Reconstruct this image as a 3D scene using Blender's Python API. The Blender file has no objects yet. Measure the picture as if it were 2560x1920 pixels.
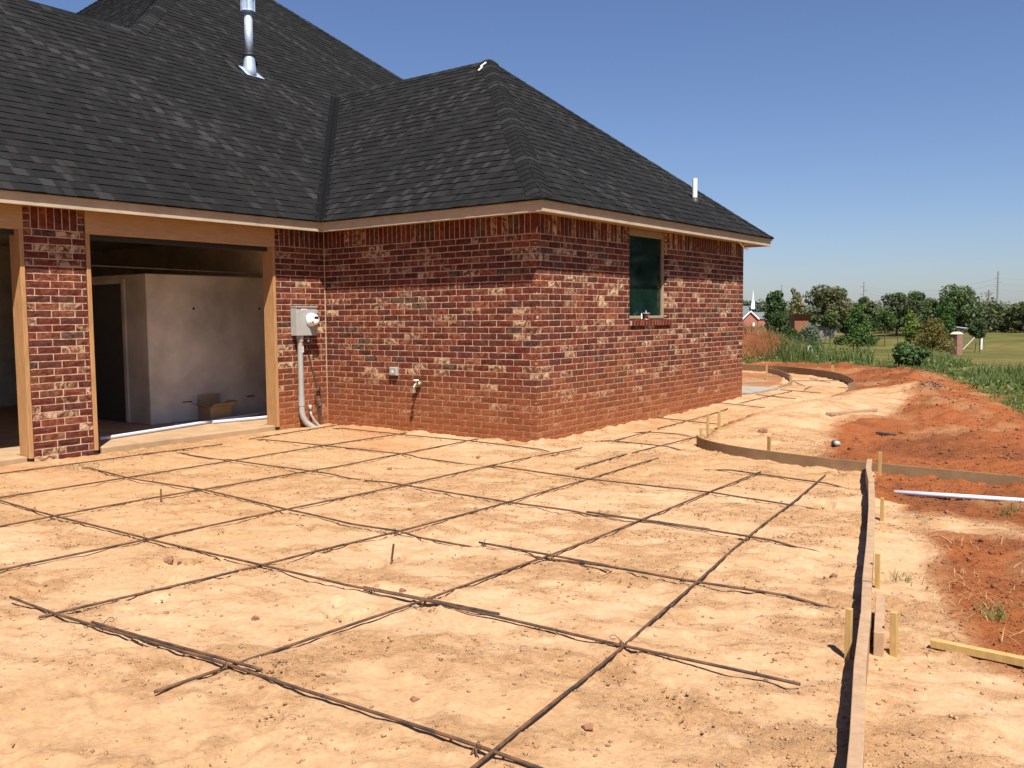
import bpy, math, random
import numpy as np
from mathutils import Matrix, Vector

random.seed(7)
RNG = np.random.default_rng(11)
scene = bpy.context.scene
COL = scene.collection
PI = math.pi

# ------------------------------------------------------------------ camera
CAM = np.array([5.9351, -8.3526, 1.4766])
YAW, PITCH, ROLL = 0.6457, 0.0756, -0.0083
FW = np.array([-math.sin(YAW)*math.cos(PITCH), math.cos(YAW)*math.cos(PITCH), -math.sin(PITCH)])
_r = np.array([math.cos(YAW), math.sin(YAW), 0.0]); _u = np.cross(_r, FW)
RT = _r*math.cos(ROLL)+_u*math.sin(ROLL); UP = -_r*math.sin(ROLL)+_u*math.cos(ROLL)
cam_data = bpy.data.cameras.new("camera"); cam = bpy.data.objects.new("camera", cam_data)
COL.objects.link(cam); scene.camera = cam
cam_data.sensor_width = 36.0; cam_data.lens = 2232.25/2560*36
cam_data.clip_start = 0.05; cam_data.clip_end = 6000
cam.matrix_world = Matrix(((RT[0], UP[0], -FW[0], CAM[0]), (RT[1], UP[1], -FW[1], CAM[1]), (RT[2], UP[2], -FW[2], CAM[2]), (0, 0, 0, 1)))

# ------------------------------------------------------------------ sky, sun, exposure
EL = math.radians(58.2)
SUN = np.array([0.78*math.cos(EL), -0.626*math.cos(EL), math.sin(EL)])
world = bpy.data.worlds.new("World"); scene.world = world; world.use_nodes = True
wn = world.node_tree
sky = wn.nodes.new("ShaderNodeTexSky"); sky.sky_type = 'NISHITA'; sky.sun_disc = False
sky.sun_elevation = EL; sky.sun_rotation = math.atan2(SUN[0], SUN[1])
sky.altitude = 0; sky.air_density = 1.0; sky.dust_density = 0.55; sky.ozone_density = 1.6
wtint = wn.nodes.new("ShaderNodeMix"); wtint.data_type = 'RGBA'; wtint.blend_type = 'MULTIPLY'; wtint.inputs[0].default_value = 1.0
wtint.inputs[7].default_value = (.82, .89, 1.13, 1)      # white balance of the whole sky
wn.links.new(sky.outputs[0], wtint.inputs[6]); wn.links.new(wtint.outputs[2], wn.nodes["Background"].inputs[0])
wn.nodes["Background"].inputs[1].default_value = 0.052
sun_d = bpy.data.lights.new("sun", 'SUN'); sun_d.energy = 5.0; sun_d.angle = math.radians(0.53); sun_d.color = (1.0, 0.93, 0.82)
sun = bpy.data.objects.new("sun", sun_d); COL.objects.link(sun); sun.location = (20, -20, 40)
sun.rotation_euler = Vector(-SUN).to_track_quat('-Z', 'Y').to_euler()
scene.view_settings.view_transform = 'Standard'; scene.view_settings.look = 'None'
scene.view_settings.exposure = 0.92; scene.view_settings.gamma = 1.0
scene.view_settings.use_curve_mapping = False

# ------------------------------------------------------------------ helpers
ORG = {}
def org(o): return ORG.get(o.name, np.zeros(3)) if o is not None else np.zeros(3)
def tag(o, label=None, cat=None, group=None, kind=None):
    if label: o["label"] = label
    if cat: o["category"] = cat
    if group: o["group"] = group
    if kind: o["kind"] = kind
    return o
def thing(name, label, cat, loc=(0, 0, 0), group=None):
    o = bpy.data.objects.new(name, None); COL.objects.link(o); o.location = loc
    o.empty_display_size = 0.2
    ORG[o.name] = np.array(loc, float)
    return tag(o, label, cat, group)
def link_mesh(name, me, parent=None, smooth=False):
    o = bpy.data.objects.new(name, me); COL.objects.link(o)
    if parent is not None: o.parent = parent; ORG[o.name] = org(parent)
    if smooth: me.polygons.foreach_set("use_smooth", [True]*len(me.polygons))
    return o
def np_mesh(name, V, F, mat, col=None, attr="tint"):
    """F: list of (n,k) int arrays of quads / triangles"""
    me = bpy.data.meshes.new(name)
    V = np.asarray(V, np.float32)
    me.vertices.add(len(V)); me.vertices.foreach_set("co", V.ravel())
    loops = np.concatenate([f.ravel() for f in F]).astype(np.int32)
    tot = np.concatenate([np.full(len(f), f.shape[1], np.int32) for f in F])
    start = np.concatenate([[0], np.cumsum(tot)[:-1]]).astype(np.int32)
    me.loops.add(len(loops)); me.loops.foreach_set("vertex_index", loops)
    me.polygons.add(len(tot)); me.polygons.foreach_set("loop_start", start)
    try: me.polygons.foreach_set("loop_total", tot)
    except Exception: pass
    if col is not None:
        a = me.attributes.new(attr, 'FLOAT_COLOR', 'POINT'); a.data.foreach_set("color", np.asarray(col, np.float32).ravel())
    me.update(calc_edges=True); me.validate()
    if mat: me.materials.append(mat)
    return me
class MB:
    def __init__(s): s.V = []; s.F = []; s.C = []; s.col = (1, 1, 1, 1)
    def add(s, vs, fs, col=None):
        b = len(s.V); s.V += [tuple(map(float, v)) for v in vs]; s.F += [tuple(b+i for i in f) for f in fs]
        s.C += [col or s.col]*len(vs); return s
    def hexa(s, p, col=None):   # 8 points bottom 0-3 ccw, top 4-7
        return s.add(p, [(3, 2, 1, 0), (4, 5, 6, 7), (0, 1, 5, 4), (1, 2, 6, 5), (2, 3, 7, 6), (3, 0, 4, 7)], col)
    def box(s, x0, x1, y0, y1, z0, z1, col=None):
        return s.hexa([(x0, y0, z0), (x1, y0, z0), (x1, y1, z0), (x0, y1, z0), (x0, y0, z1), (x1, y0, z1), (x1, y1, z1), (x0, y1, z1)], col)
    def beam(s, a, b, w, h, up=(0, 0, 1), col=None, w2=None, h2=None):
        a = np.array(a, float); b = np.array(b, float); d = b-a; d /= np.linalg.norm(d)
        sd = np.cross(d, up); sd /= np.linalg.norm(sd); u = np.cross(sd, d)
        w2 = w if w2 is None else w2; h2 = h if h2 is None else h2
        q = lambda p, i, j, W, H: p+sd*i*W/2+u*j*H/2
        return s.hexa([q(a, -1, -1, w, h), q(a, 1, -1, w, h), q(b, 1, -1, w2, h2), q(b, -1, -1, w2, h2), q(a, -1, 1, w, h), q(a, 1, 1, w, h), q(b, 1, 1, w2, h2), q(b, -1, 1, w2, h2)], col)
    def tube(s, pts, r, n=8, cap=True, col=None):
        P = [np.array(p, float) for p in pts]; R = r if hasattr(r, '__len__') else [r]*len(P)
        ref = None; vs = []
        for i, p in enumerate(P):
            t = P[min(i+1, len(P)-1)]-P[max(i-1, 0)]; t /= (np.linalg.norm(t)+1e-9)
            if ref is None:
                ref = np.array([0, 0, 1.0]) if abs(t[2]) < .9 else np.array([1.0, 0, 0])
            a = np.cross(t, ref); a /= np.linalg.norm(a)+1e-9; b = np.cross(a, t); ref = b
            for k in range(n):
                th = 2*PI*k/n; vs.append(p+(a*math.cos(th)+b*math.sin(th))*R[i])
        fs = []
        for i in range(len(P)-1):
            for k in range(n):
                k2 = (k+1) % n; fs.append((i*n+k, i*n+k2, (i+1)*n+k2, (i+1)*n+k))
        if cap: fs.append(tuple(range(n))[::-1]); fs.append(tuple((len(P)-1)*n+k for k in range(n)))
        return s.add(vs, fs, col)
    def lathe(s, c, prof, n=20, axis='z', col=None):   # prof: (radius, height)
        vs = []; c = np.array(c, float)
        for r, h in prof:
            for k in range(n):
                th = 2*PI*k/n; v = (r*math.cos(th), r*math.sin(th), h)
                if axis == 'x': v = (h, r*math.cos(th), r*math.sin(th))
                if axis == 'y': v = (r*math.sin(th), h, r*math.cos(th))
                vs.append(c+np.array(v))
        fs = []
        for i in range(len(prof)-1):
            for k in range(n):
                k2 = (k+1) % n; fs.append((i*n+k, i*n+k2, (i+1)*n+k2, (i+1)*n+k))
        fs.append(tuple(range(n))[::-1]); fs.append(tuple((len(prof)-1)*n+k for k in range(n)))
        return s.add(vs, fs, col)
    def build(s, name, mat, parent=None, bevel=0, smooth=False):
        me = bpy.data.meshes.new(name); O = org(parent)
        me.from_pydata([tuple(np.array(v)-O) for v in s.V], [], s.F)
        a = me.attributes.new("tint", 'FLOAT_COLOR', 'POINT'); a.data.foreach_set("color", np.array(s.C, np.float32).ravel())
        me.validate(); me.update()
        me.materials.append(mat)
        o = link_mesh(name, me, parent, smooth)
        if bevel:
            m = o.modifiers.new("bevel", 'BEVEL'); m.width = bevel; m.segments = 2; m.limit_method = 'ANGLE'
        return o

# value noise in numpy
def _hash(ix, iy, seed):
    h = (ix.astype(np.int64)*374761393+iy.astype(np.int64)*668265263+int(seed)*144269504) & 0xFFFFFFFF
    h = ((h ^ (h >> 13))*1274126177) & 0xFFFFFFFF
    return ((h ^ (h >> 16)) & 0xFFFFFF)/float(0xFFFFFF)
def vnoise(x, y, seed=0):
    x = np.asarray(x, float); y = np.asarray(y, float)
    x0 = np.floor(x); y0 = np.floor(y); fx = x-x0; fy = y-y0
    fx = fx*fx*fx*(fx*(fx*6-15)+10); fy = fy*fy*fy*(fy*(fy*6-15)+10)
    a = _hash(x0, y0, seed); b = _hash(x0+1, y0, seed); c = _hash(x0, y0+1, seed); d = _hash(x0+1, y0+1, seed)
    return (a*(1-fx)+b*fx)*(1-fy)+(c*(1-fx)+d*fx)*fy
def fbm(x, y, oct=4, seed=0, g=.5):
    s = 0; a = 1; t = 0
    for o in range(oct):
        s = s+a*vnoise(x*2**o+o*17.3, y*2**o-o*9.1, seed+o); t += a; a *= g
    return s/t
def sstep(a, b, x):
    t = np.clip((x-a)/(b-a), 0, 1); return t*t*(3-2*t)
def inpoly(x, y, poly):
    r = np.zeros(x.shape, bool); n = len(poly)
    for i in range(n):
        x0, y0 = poly[i]; x1, y1 = poly[(i+1) % n]
        if y0 == y1: continue
        c = ((y0 > y) != (y1 > y)) & (x < (x1-x0)*(y-y0)/(y1-y0)+x0); r ^= c
    return r

# ------------------------------------------------------------------ materials
def newmat(name):
    m = bpy.data.materials.new(name); m.use_nodes = True
    return m, m.node_tree, m.node_tree.nodes["Principled BSDF"]
def N(nt, typ, **kw):
    n = nt.nodes.new(typ)
    for k, v in kw.items():
        if k.startswith('i_'): n.inputs[int(k[2:]) if k[2:].isdigit() else k[2:]].default_value = v
        else: setattr(n, k, v)
    return n
def L(nt, a, b): nt.links.new(a, b)
def noise(nt, scale, detail=4, rough=.55, dist=0, vec=None):
    n = N(nt, "ShaderNodeTexNoise"); n.inputs["Scale"].default_value = scale; n.inputs["Detail"].default_value = detail
    n.inputs["Roughness"].default_value = rough; n.inputs["Distortion"].default_value = dist
    if vec is not None: L(nt, vec, n.inputs["Vector"])
    return n
def ramp(nt, src, stops):
    r = N(nt, "ShaderNodeValToRGB"); e = r.color_ramp.elements
    e[0].position, e[0].color = stops[0][0], stops[0][1]; e[1].position, e[1].color = stops[1][0], stops[1][1]
    for p, c in stops[2:]:
        k = e.new(p); k.color = c
    L(nt, src, r.inputs[0]); return r
def mix(nt, fac, a, b, typ='MIX'):
    m = N(nt, "ShaderNodeMix", data_type='RGBA', blend_type=typ)
    for sock, v in ((0, fac), (6, a), (7, b)):
        if isinstance(v, bpy.types.NodeSocket): L(nt, v, m.inputs[sock])
        else: m.inputs[sock].default_value = v
    return m.outputs[2]
def math_(nt, op, a, b=0.0, clamp=False):
    m = N(nt, "ShaderNodeMath", operation=op); m.use_clamp = clamp
    for i, v in enumerate((a, b)):
        if isinstance(v, bpy.types.NodeSocket): L(nt, v, m.inputs[i])
        else: m.inputs[i].default_value = v
    return m.outputs[0]
def bump(nt, bsdf, h, strength=.3, dist=.01, prev=None):
    b = N(nt, "ShaderNodeBump"); b.inputs["Strength"].default_value = strength; b.inputs["Distance"].default_value = dist
    L(nt, h, b.inputs["Height"])
    if prev is not None: L(nt, prev, b.inputs["Normal"])
    L(nt, b.outputs[0], bsdf.inputs["Normal"]); return b.outputs[0]
g3 = lambda v: (v, v, v, 1)
def pos(nt): return N(nt, "ShaderNodeNewGeometry").outputs["Position"]
def plain(name, c, rough=.6, metal=0, var=.12, vs=12, bs=.15, bd=.004, bscale=60, tint=False):
    m, nt, b = newmat(name); P = pos(nt)
    n = noise(nt, vs, 5, .6, 0, P); lo = [max(0, x*(1-var)) for x in c]; hi = [min(1, x*(1+var)) for x in c]
    r = ramp(nt, n.outputs[0], [(.3, (*lo, 1)), (.7, (*hi, 1))]); out = r.outputs[0]
    if tint:
        a = N(nt, "ShaderNodeAttribute", attribute_name="tint"); out = mix(nt, 1.0, out, a.outputs[0], 'MULTIPLY')
    L(nt, out, b.inputs["Base Color"]); b.inputs["Roughness"].default_value = rough; b.inputs["Metallic"].default_value = metal
    if bs: bump(nt, b, noise(nt, bscale, 4, .6, 0, P).outputs[0], bs, bd)
    return m
def wood(name, c, dirs=(1, 1, 12), var=.25, rough=.75):
    m, nt, b = newmat(name); P = pos(nt)
    mp = N(nt, "ShaderNodeMapping"); mp.inputs["Scale"].default_value = dirs; L(nt, P, mp.inputs[0])
    n = noise(nt, 6, 6, .65, .6, mp.outputs[0]); n2 = noise(nt, 2.2, 3, .5, 0, P)
    lo = [x*(1-var) for x in c]; hi = [min(1, x*(1+var*.8)) for x in c]
    r = ramp(nt, n.outputs[0], [(.3, (*lo, 1)), (.68, (*hi, 1))])
    o = mix(nt, math_(nt, 'MULTIPLY', n2.outputs[0], .35), r.outputs[0], (c[0]*.55, c[1]*.5, c[2]*.45, 1))
    a = N(nt, "ShaderNodeAttribute", attribute_name="tint")
    L(nt, mix(nt, 1.0, o, a.outputs[0], 'MULTIPLY'), b.inputs["Base Color"]); b.inputs["Roughness"].default_value = rough
    bump(nt, b, n.outputs[0], .25, .004); return m

def dirt_fac(nt, P):
    sep = N(nt, "ShaderNodeSeparateXYZ"); L(nt, P, sep.inputs[0])
    n = noise(nt, 1.7, 5, .6, 0, P)
    hz = math_(nt, 'SUBTRACT', sep.outputs[2], math_(nt, 'MULTIPLY', n.outputs[0], .62))
    mr = N(nt, "ShaderNodeMapRange"); mr.inputs[1].default_value = .60; mr.inputs[2].default_value = -.26; mr.inputs[3].default_value = 0; mr.inputs[4].default_value = .93
    L(nt, hz, mr.inputs[0])
    yr = N(nt, "ShaderNodeMapRange"); yr.inputs[1].default_value = -2.4; yr.inputs[2].default_value = -.9; L(nt, sep.outputs[1], yr.inputs[0])
    return math_(nt, 'MULTIPLY', mr.outputs[0], yr.outputs[0], True)
DIRT = (.27, .088, .032, 1)
# brick
M_BRICK, nt, b = newmat("brick_clay"); P = pos(nt)
at = N(nt, "ShaderNodeAttribute", attribute_name="tint")
n1 = noise(nt, 15, 5, .65, .8, P); n2 = noise(nt, 9, 3, .5, 2.2, P); n3 = noise(nt, 70, 3, .6, 0, P)
v1 = ramp(nt, n1.outputs[0], [(.28, g3(.48)), (.72, g3(1.55))])
c1 = mix(nt, 1.0, at.outputs[0], v1.outputs[0], 'MULTIPLY')
wv = noise(nt, 7.5, 3, .55, 2.2, P)
cr = ramp(nt, wv.outputs[0], [(.44, g3(0)), (.60, g3(1))])
c2 = mix(nt, math_(nt, 'MULTIPLY', cr.outputs[0], at.outputs["Alpha"]), c1, (.47, .325, .20, 1))
sp = ramp(nt, n2.outputs[0], [(.62, g3(0)), (.72, g3(.5))])
c2 = mix(nt, sp.outputs[0], c2, (.036, .018, .016, 1))
c3 = mix(nt, math_(nt, 'MULTIPLY', dirt_fac(nt, P), .88), c2, DIRT)
L(nt, c3, b.inputs["Base Color"]); b.inputs["Roughness"].default_value = .82; b.inputs["Specular IOR Level"].default_value = .12
mp = N(nt, "ShaderNodeMapping"); mp.inputs["Rotation"].default_value = (.5, .6, 0); mp.inputs["Scale"].default_value = (9, 9, 34); L(nt, P, mp.inputs[0])
nd = noise(nt, 1.2, 2, .5, .3, mp.outputs[0]); rd = ramp(nt, nd.outputs[0], [(.30, g3(0)), (.40, g3(1))])
pb = bump(nt, b, rd.outputs[0], .55, .006)
bump(nt, b, n3.outputs[0], .4, .004, pb)
# mortar
M_MORTAR, nt, b = newmat("mortar_joint"); P = pos(nt)
n1 = noise(nt, 30, 4, .6, 0, P); r = ramp(nt, n1.outputs[0], [(.3, (.39, .25, .165, 1)), (.7, (.54, .365, .25, 1))])
L(nt, mix(nt, math_(nt, 'MULTIPLY', dirt_fac(nt, P), .92), r.outputs[0], (.32, .13, .06, 1)), b.inputs["Base Color"]); b.inputs["Roughness"].default_value = .9
bump(nt, b, n1.outputs[0], .5, .004)
# shingles
M_SHINGLE, nt, b = newmat("asphalt_shingle"); P = pos(nt)
at = N(nt, "ShaderNodeAttribute", attribute_name="tint")
n1 = noise(nt, 160, 2, .7, 0, P); v = ramp(nt, n1.outputs[0], [(.3, g3(.75)), (.7, g3(1.3))])
nb = noise(nt, .9, 3, .5, 0, P); vb = ramp(nt, nb.outputs[0], [(.35, g3(.88)), (.65, g3(1.1))])
L(nt, mix(nt, 1.0, mix(nt, 1.0, at.outputs[0], v.outputs[0], 'MULTIPLY'), vb.outputs[0], 'MULTIPLY'), b.inputs["Base Color"]); b.inputs["Roughness"].default_value = .9
b.inputs["Specular IOR Level"].default_value = .14
bump(nt, b, n1.outputs[0], .35, .003)
# ground
M_GROUND, nt, b = newmat("soil_sand"); P = pos(nt)
at = N(nt, "ShaderNodeAttribute", attribute_name="gcol"); rough = at.outputs["Alpha"]
n1 = noise(nt, 34, 6, .7, .2, P); v = ramp(nt, n1.outputs[0], [(.3, g3(.80)), (.68, g3(1.14))])
n2 = noise(nt, 5, 4, .6, .4, P); v2 = ramp(nt, n2.outputs[0], [(.3, (.92, .87, .82, 1)), (.7, (1.06, 1.07, 1.1, 1))])
sx = N(nt, "ShaderNodeTexVoronoi"); sx.inputs["Scale"].default_value = 52; L(nt, P, sx.inputs["Vector"])
spk = ramp(nt, sx.outputs["Distance"], [(.06, g3(1)), (.15, g3(0))])
nm = noise(nt, 2.6, 3, .6, 0, P); msk = ramp(nt, nm.outputs[0], [(.5, g3(0)), (.62, g3(.55))])
c = mix(nt, 1.0, mix(nt, 1.0, at.outputs[0], v.outputs[0], 'MULTIPLY'), v2.outputs[0], 'MULTIPLY')
c = mix(nt, math_(nt, 'MULTIPLY', spk.outputs[0], msk.outputs[0]), c, mix(nt, 1.0, c, (.5, .38, .3, 1), 'MULTIPLY'))
L(nt, c, b.inputs["Base Color"]); b.inputs["Roughness"].default_value = .95; b.inputs["Specular IOR Level"].default_value = .12
nf = noise(nt, 120, 4, .7, 0, P)
nc = noise(nt, 48, 5, .7, .3, P); hc = math_(nt, 'MULTIPLY', nc.outputs[0], math_(nt, 'ADD', math_(nt, 'MULTIPLY', rough, .85), .15))
pb = bump(nt, b, n1.outputs[0], .45, .010); pb = bump(nt, b, hc, .8, .022, pb); bump(nt, b, nf.outputs[0], .35, .004, pb)
M_CRUMB = plain("soil_crumb", (1, 1, 1), .95, 0, .2, 40, .4, .004, 90, tint=True)
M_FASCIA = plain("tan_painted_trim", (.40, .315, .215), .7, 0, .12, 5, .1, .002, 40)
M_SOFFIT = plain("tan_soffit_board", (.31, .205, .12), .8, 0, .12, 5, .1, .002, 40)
M_CEDAR = wood("rough_cedar", (.40, .215, .088), (9, 9, .9), .28)
M_HEADER = wood("cedar_header", (.42, .26, .13), (9, .9, 9), .2)
M_FORM = wood("weathered_form_lumber", (.36, .235, .14), (3, 3, 3), .22)
M_HARD = plain("brown_hardboard", (.215, .13, .065), .8, 0, .18, 7, .15, .003, 50, tint=True)
M_STAKE = wood("yellow_pine_stake", (.44, .285, .10), (8, 8, 1.5), .2)
M_CONC = plain("concrete_slab", (.34, .225, .13), .9, 0, .18, 4, .3, .004, 60)
M_CONCG = plain("grey_concrete", (.27, .235, .195), .9, 0, .15, 6, .3, .004, 60)
M_SHELTER = plain("bare_concrete_wall", (.50, .45, .38), .9, 0, .32, 1.3, .35, .006, 30)
M_DARKW = plain("dark_interior_board", (.50, .44, .36), .9, 0, .2, 4)
M_DOOR = plain("dark_steel_door", (.06, .055, .05), .5, 0, .1, 6)
M_BLACK = plain("black_rubber", (.015, .014, .013), .6, 0, .1)
M_GALV = plain("galvanised_steel", (.56, .65, .78), .42, .6, .12, 18, .06, .001)
M_METER = plain("grey_meter_paint", (.33, .335, .315), .5, 0, .05, 10, .04, .001)
M_PVCG = plain("grey_pvc", (.31, .305, .285), .45, 0, .08, 8, .03, .001)
M_PVCW = plain("white_pvc", (.78, .78, .80), .4, 0, .06, 8, .03, .001)
M_PVCL = plain("lilac_white_conduit", (.52, .52, .60), .4, 0, .06, 8, .03, .001)
M_WHITE = plain("white_paint", (.8, .8, .78), .5, 0, .04)
M_RED = plain("red_print", (.5, .05, .03), .5, 0, .05)
M_BLUE = plain("blue_plastic", (.12, .32, .55), .4, 0, .05)
M_COPPER = plain("bare_copper_wire", (.10, .065, .05), .5, .2, .3, 60)
M_VALLEY = plain("dark_metal_valley", (.0050, .0050, .0058), .85, 0, .1, 6)
M_VALLEY.node_tree.nodes["Principled BSDF"].inputs["Specular IOR Level"].default_value = .1
M_CARD = plain("cardboard", (.36, .23, .12), .85, 0, .12, 6)
M_FRAME = plain("tan_window_frame", (.29, .225, .145), .6, 0, .08)
M_BRASS = plain("weathered_brass", (.35, .33, .2), .5, .6, .4, 60)
M_DKRED = plain("dark_red_tin", (.10, .025, .02), .4, 0, .2)
M_BARK = plain("tree_bark", (.09, .065, .045), .95, 0, .25, 9, .4, .01, 20)
M_ROOFG = plain("grey_far_roof", (.11, .115, .12), .9, 0, .1, 2)
M_BRICKP = plain("pink_far_brick", (.36, .13, .09), .9, 0, .15, 2)
M_BRICKF = plain("brown_far_brick", (.23, .12, .085), .9, 0, .25, 7)
M_WOODBR = plain("red_brown_siding", (.22, .085, .04), .85, 0, .2, 3)
M_POLE = plain("weathered_pole", (.17, .15, .13), .9, 0, .15, 3)
M_STEELP = plain("grey_steel_pole", (.22, .22, .23), .7, 0, .08, 3)
M_STONE = plain("pale_cap_stone", (.55, .45, .33), .9, 0, .15, 4)
M_GRAVEL = plain("grey_gravel", (.22, .21, .22), .9, 0, .5, 40)
# rebar
M_REBAR, nt, b = newmat("rusty_rebar"); P = pos(nt)
n1 = noise(nt, 14, 4, .6, 0, P); r = ramp(nt, n1.outputs[0], [(.35, (.035, .028, .026, 1)), (.62, (.15, .072, .035, 1))])
L(nt, r.outputs[0], b.inputs["Base Color"]); b.inputs["Roughness"].default_value = .7; b.inputs["Metallic"].default_value = .25
bump(nt, b, noise(nt, 150, 2, .5, 0, P).outputs[0], .5, .003)
# glass
M_GLASS, nt, b = newmat("tinted_window_glass"); P = pos(nt)
n1 = noise(nt, 3.5, 5, .6, .5, P); r = ramp(nt, n1.outputs[0], [(.35, (.004, .012, .009, 1)), (.75, (.010, .030, .021, 1))])
L(nt, r.outputs[0], b.inputs["Base Color"]); b.inputs["Roughness"].default_value = .06; b.inputs["Specular IOR Level"].default_value = .5
b.inputs["Specular Tint"].default_value = (.55, .8, .66, 1)
# foliage / grass
def leafmat(name, trans=.3):
    m, nt, b = newmat(name)
    at = N(nt, "ShaderNodeAttribute", attribute_name="tint")
    L(nt, at.outputs[0], b.inputs["Base Color"]); b.inputs["Roughness"].default_value = .6; b.inputs["Specular IOR Level"].default_value = .3
    tr = N(nt, "ShaderNodeBsdfTranslucent"); L(nt, mix(nt, 1.0, at.outputs[0], (1.1, 1.25, .6, 1), 'MULTIPLY'), tr.inputs[0])
    ms = N(nt, "ShaderNodeMixShader"); ms.inputs[0].default_value = trans
    L(nt, b.outputs[0], ms.inputs[1]); L(nt, tr.outputs[0], ms.inputs[2])
    L(nt, ms.outputs[0], nt.nodes["Material Output"].inputs[0]); return m
M_LEAF = leafmat("leaf_foliage"); M_BLADE = leafmat("grass_blade", .35)

# ------------------------------------------------------------------ constants of the house
La, Lb = 3.579, 5.967
ZS, CO, JT = 2.419, .0762, .0108      # soldier bottom, course height, joint
EV, ZE, SL = .34, 2.745, .82         # shingle eave overhang, eave height, roof slope
SF = math.sqrt(1+SL*SL)

# ------------------------------------------------------------------ terrain
def sedge(x, y):
    s1 = (y-17.3)+.16*(x+4.76); s2 = (x-.73)*.944+(y-16.65)*.331
    return np.logaddexp(s1*3.0, s2*3.0)/3.0
def Zt(x, y):
    return np.interp(sedge(x, y), [-1, 0, 4, 90, 105, 150, 400, 2000], [0, 0, -.06, -3.0, -3.05, -2.2, -3.6, -8])
BOARD = [(5.45, -6.8), (5.12, -5.44), (4.90, -4.56), (4.64, -3.51), (4.19, -1.77), (3.63, .45)]
def board_x(y): return np.interp(y, [p[1] for p in BOARD], [p[0] for p in BOARD])
FORM_SAND = [(-9, -12), (5.9, -12)]+[(p[0], p[1]) for p in BOARD]+[(2.7, .3), (1.94, .59), (1.52, 1.1), (1.05, 3.4), (.97, 5.5), (.95, 8.7), (.84, 9.4), (.64, 10.05), (.22, 11.04), (-.34, 12.1), (-1.35, 13.3), (-2.3, 14), (-4, 14.2), (-9, 14)]
SAND2 = [(1.5, 1.0), (2.3, .5), (3.0, .35), (2.75, 1.6), (2.35, 3.2), (2.55, 5.0), (2.25, 7.6), (1.7, 9.6), (.95, 9.4), (.9, 5)]
SAND3 = [(4.15, -1.25), (5.0, -1.5), (6.6, -1.9), (6.6, -2.1), (5.1, -1.75), (4.6, -2.0), (4.8, -3.0), (5.0, -3.7), (5.25, -4.15), (5.8, -4.4), (7.5, -4.3), (7.5, -9), (5.3, -9), (5.0, -5), (4.6, -3.3)]
BED = [(-.45, 8.1), (-.5, 8.9), (-.85, 10.0), (-1.4, 11.4), (-2.2, 12.9), (-4, 13.6), (-9, 13), (-9, 6.2), (-1.6, 6.6), (-1.6, 8.1)]
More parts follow.
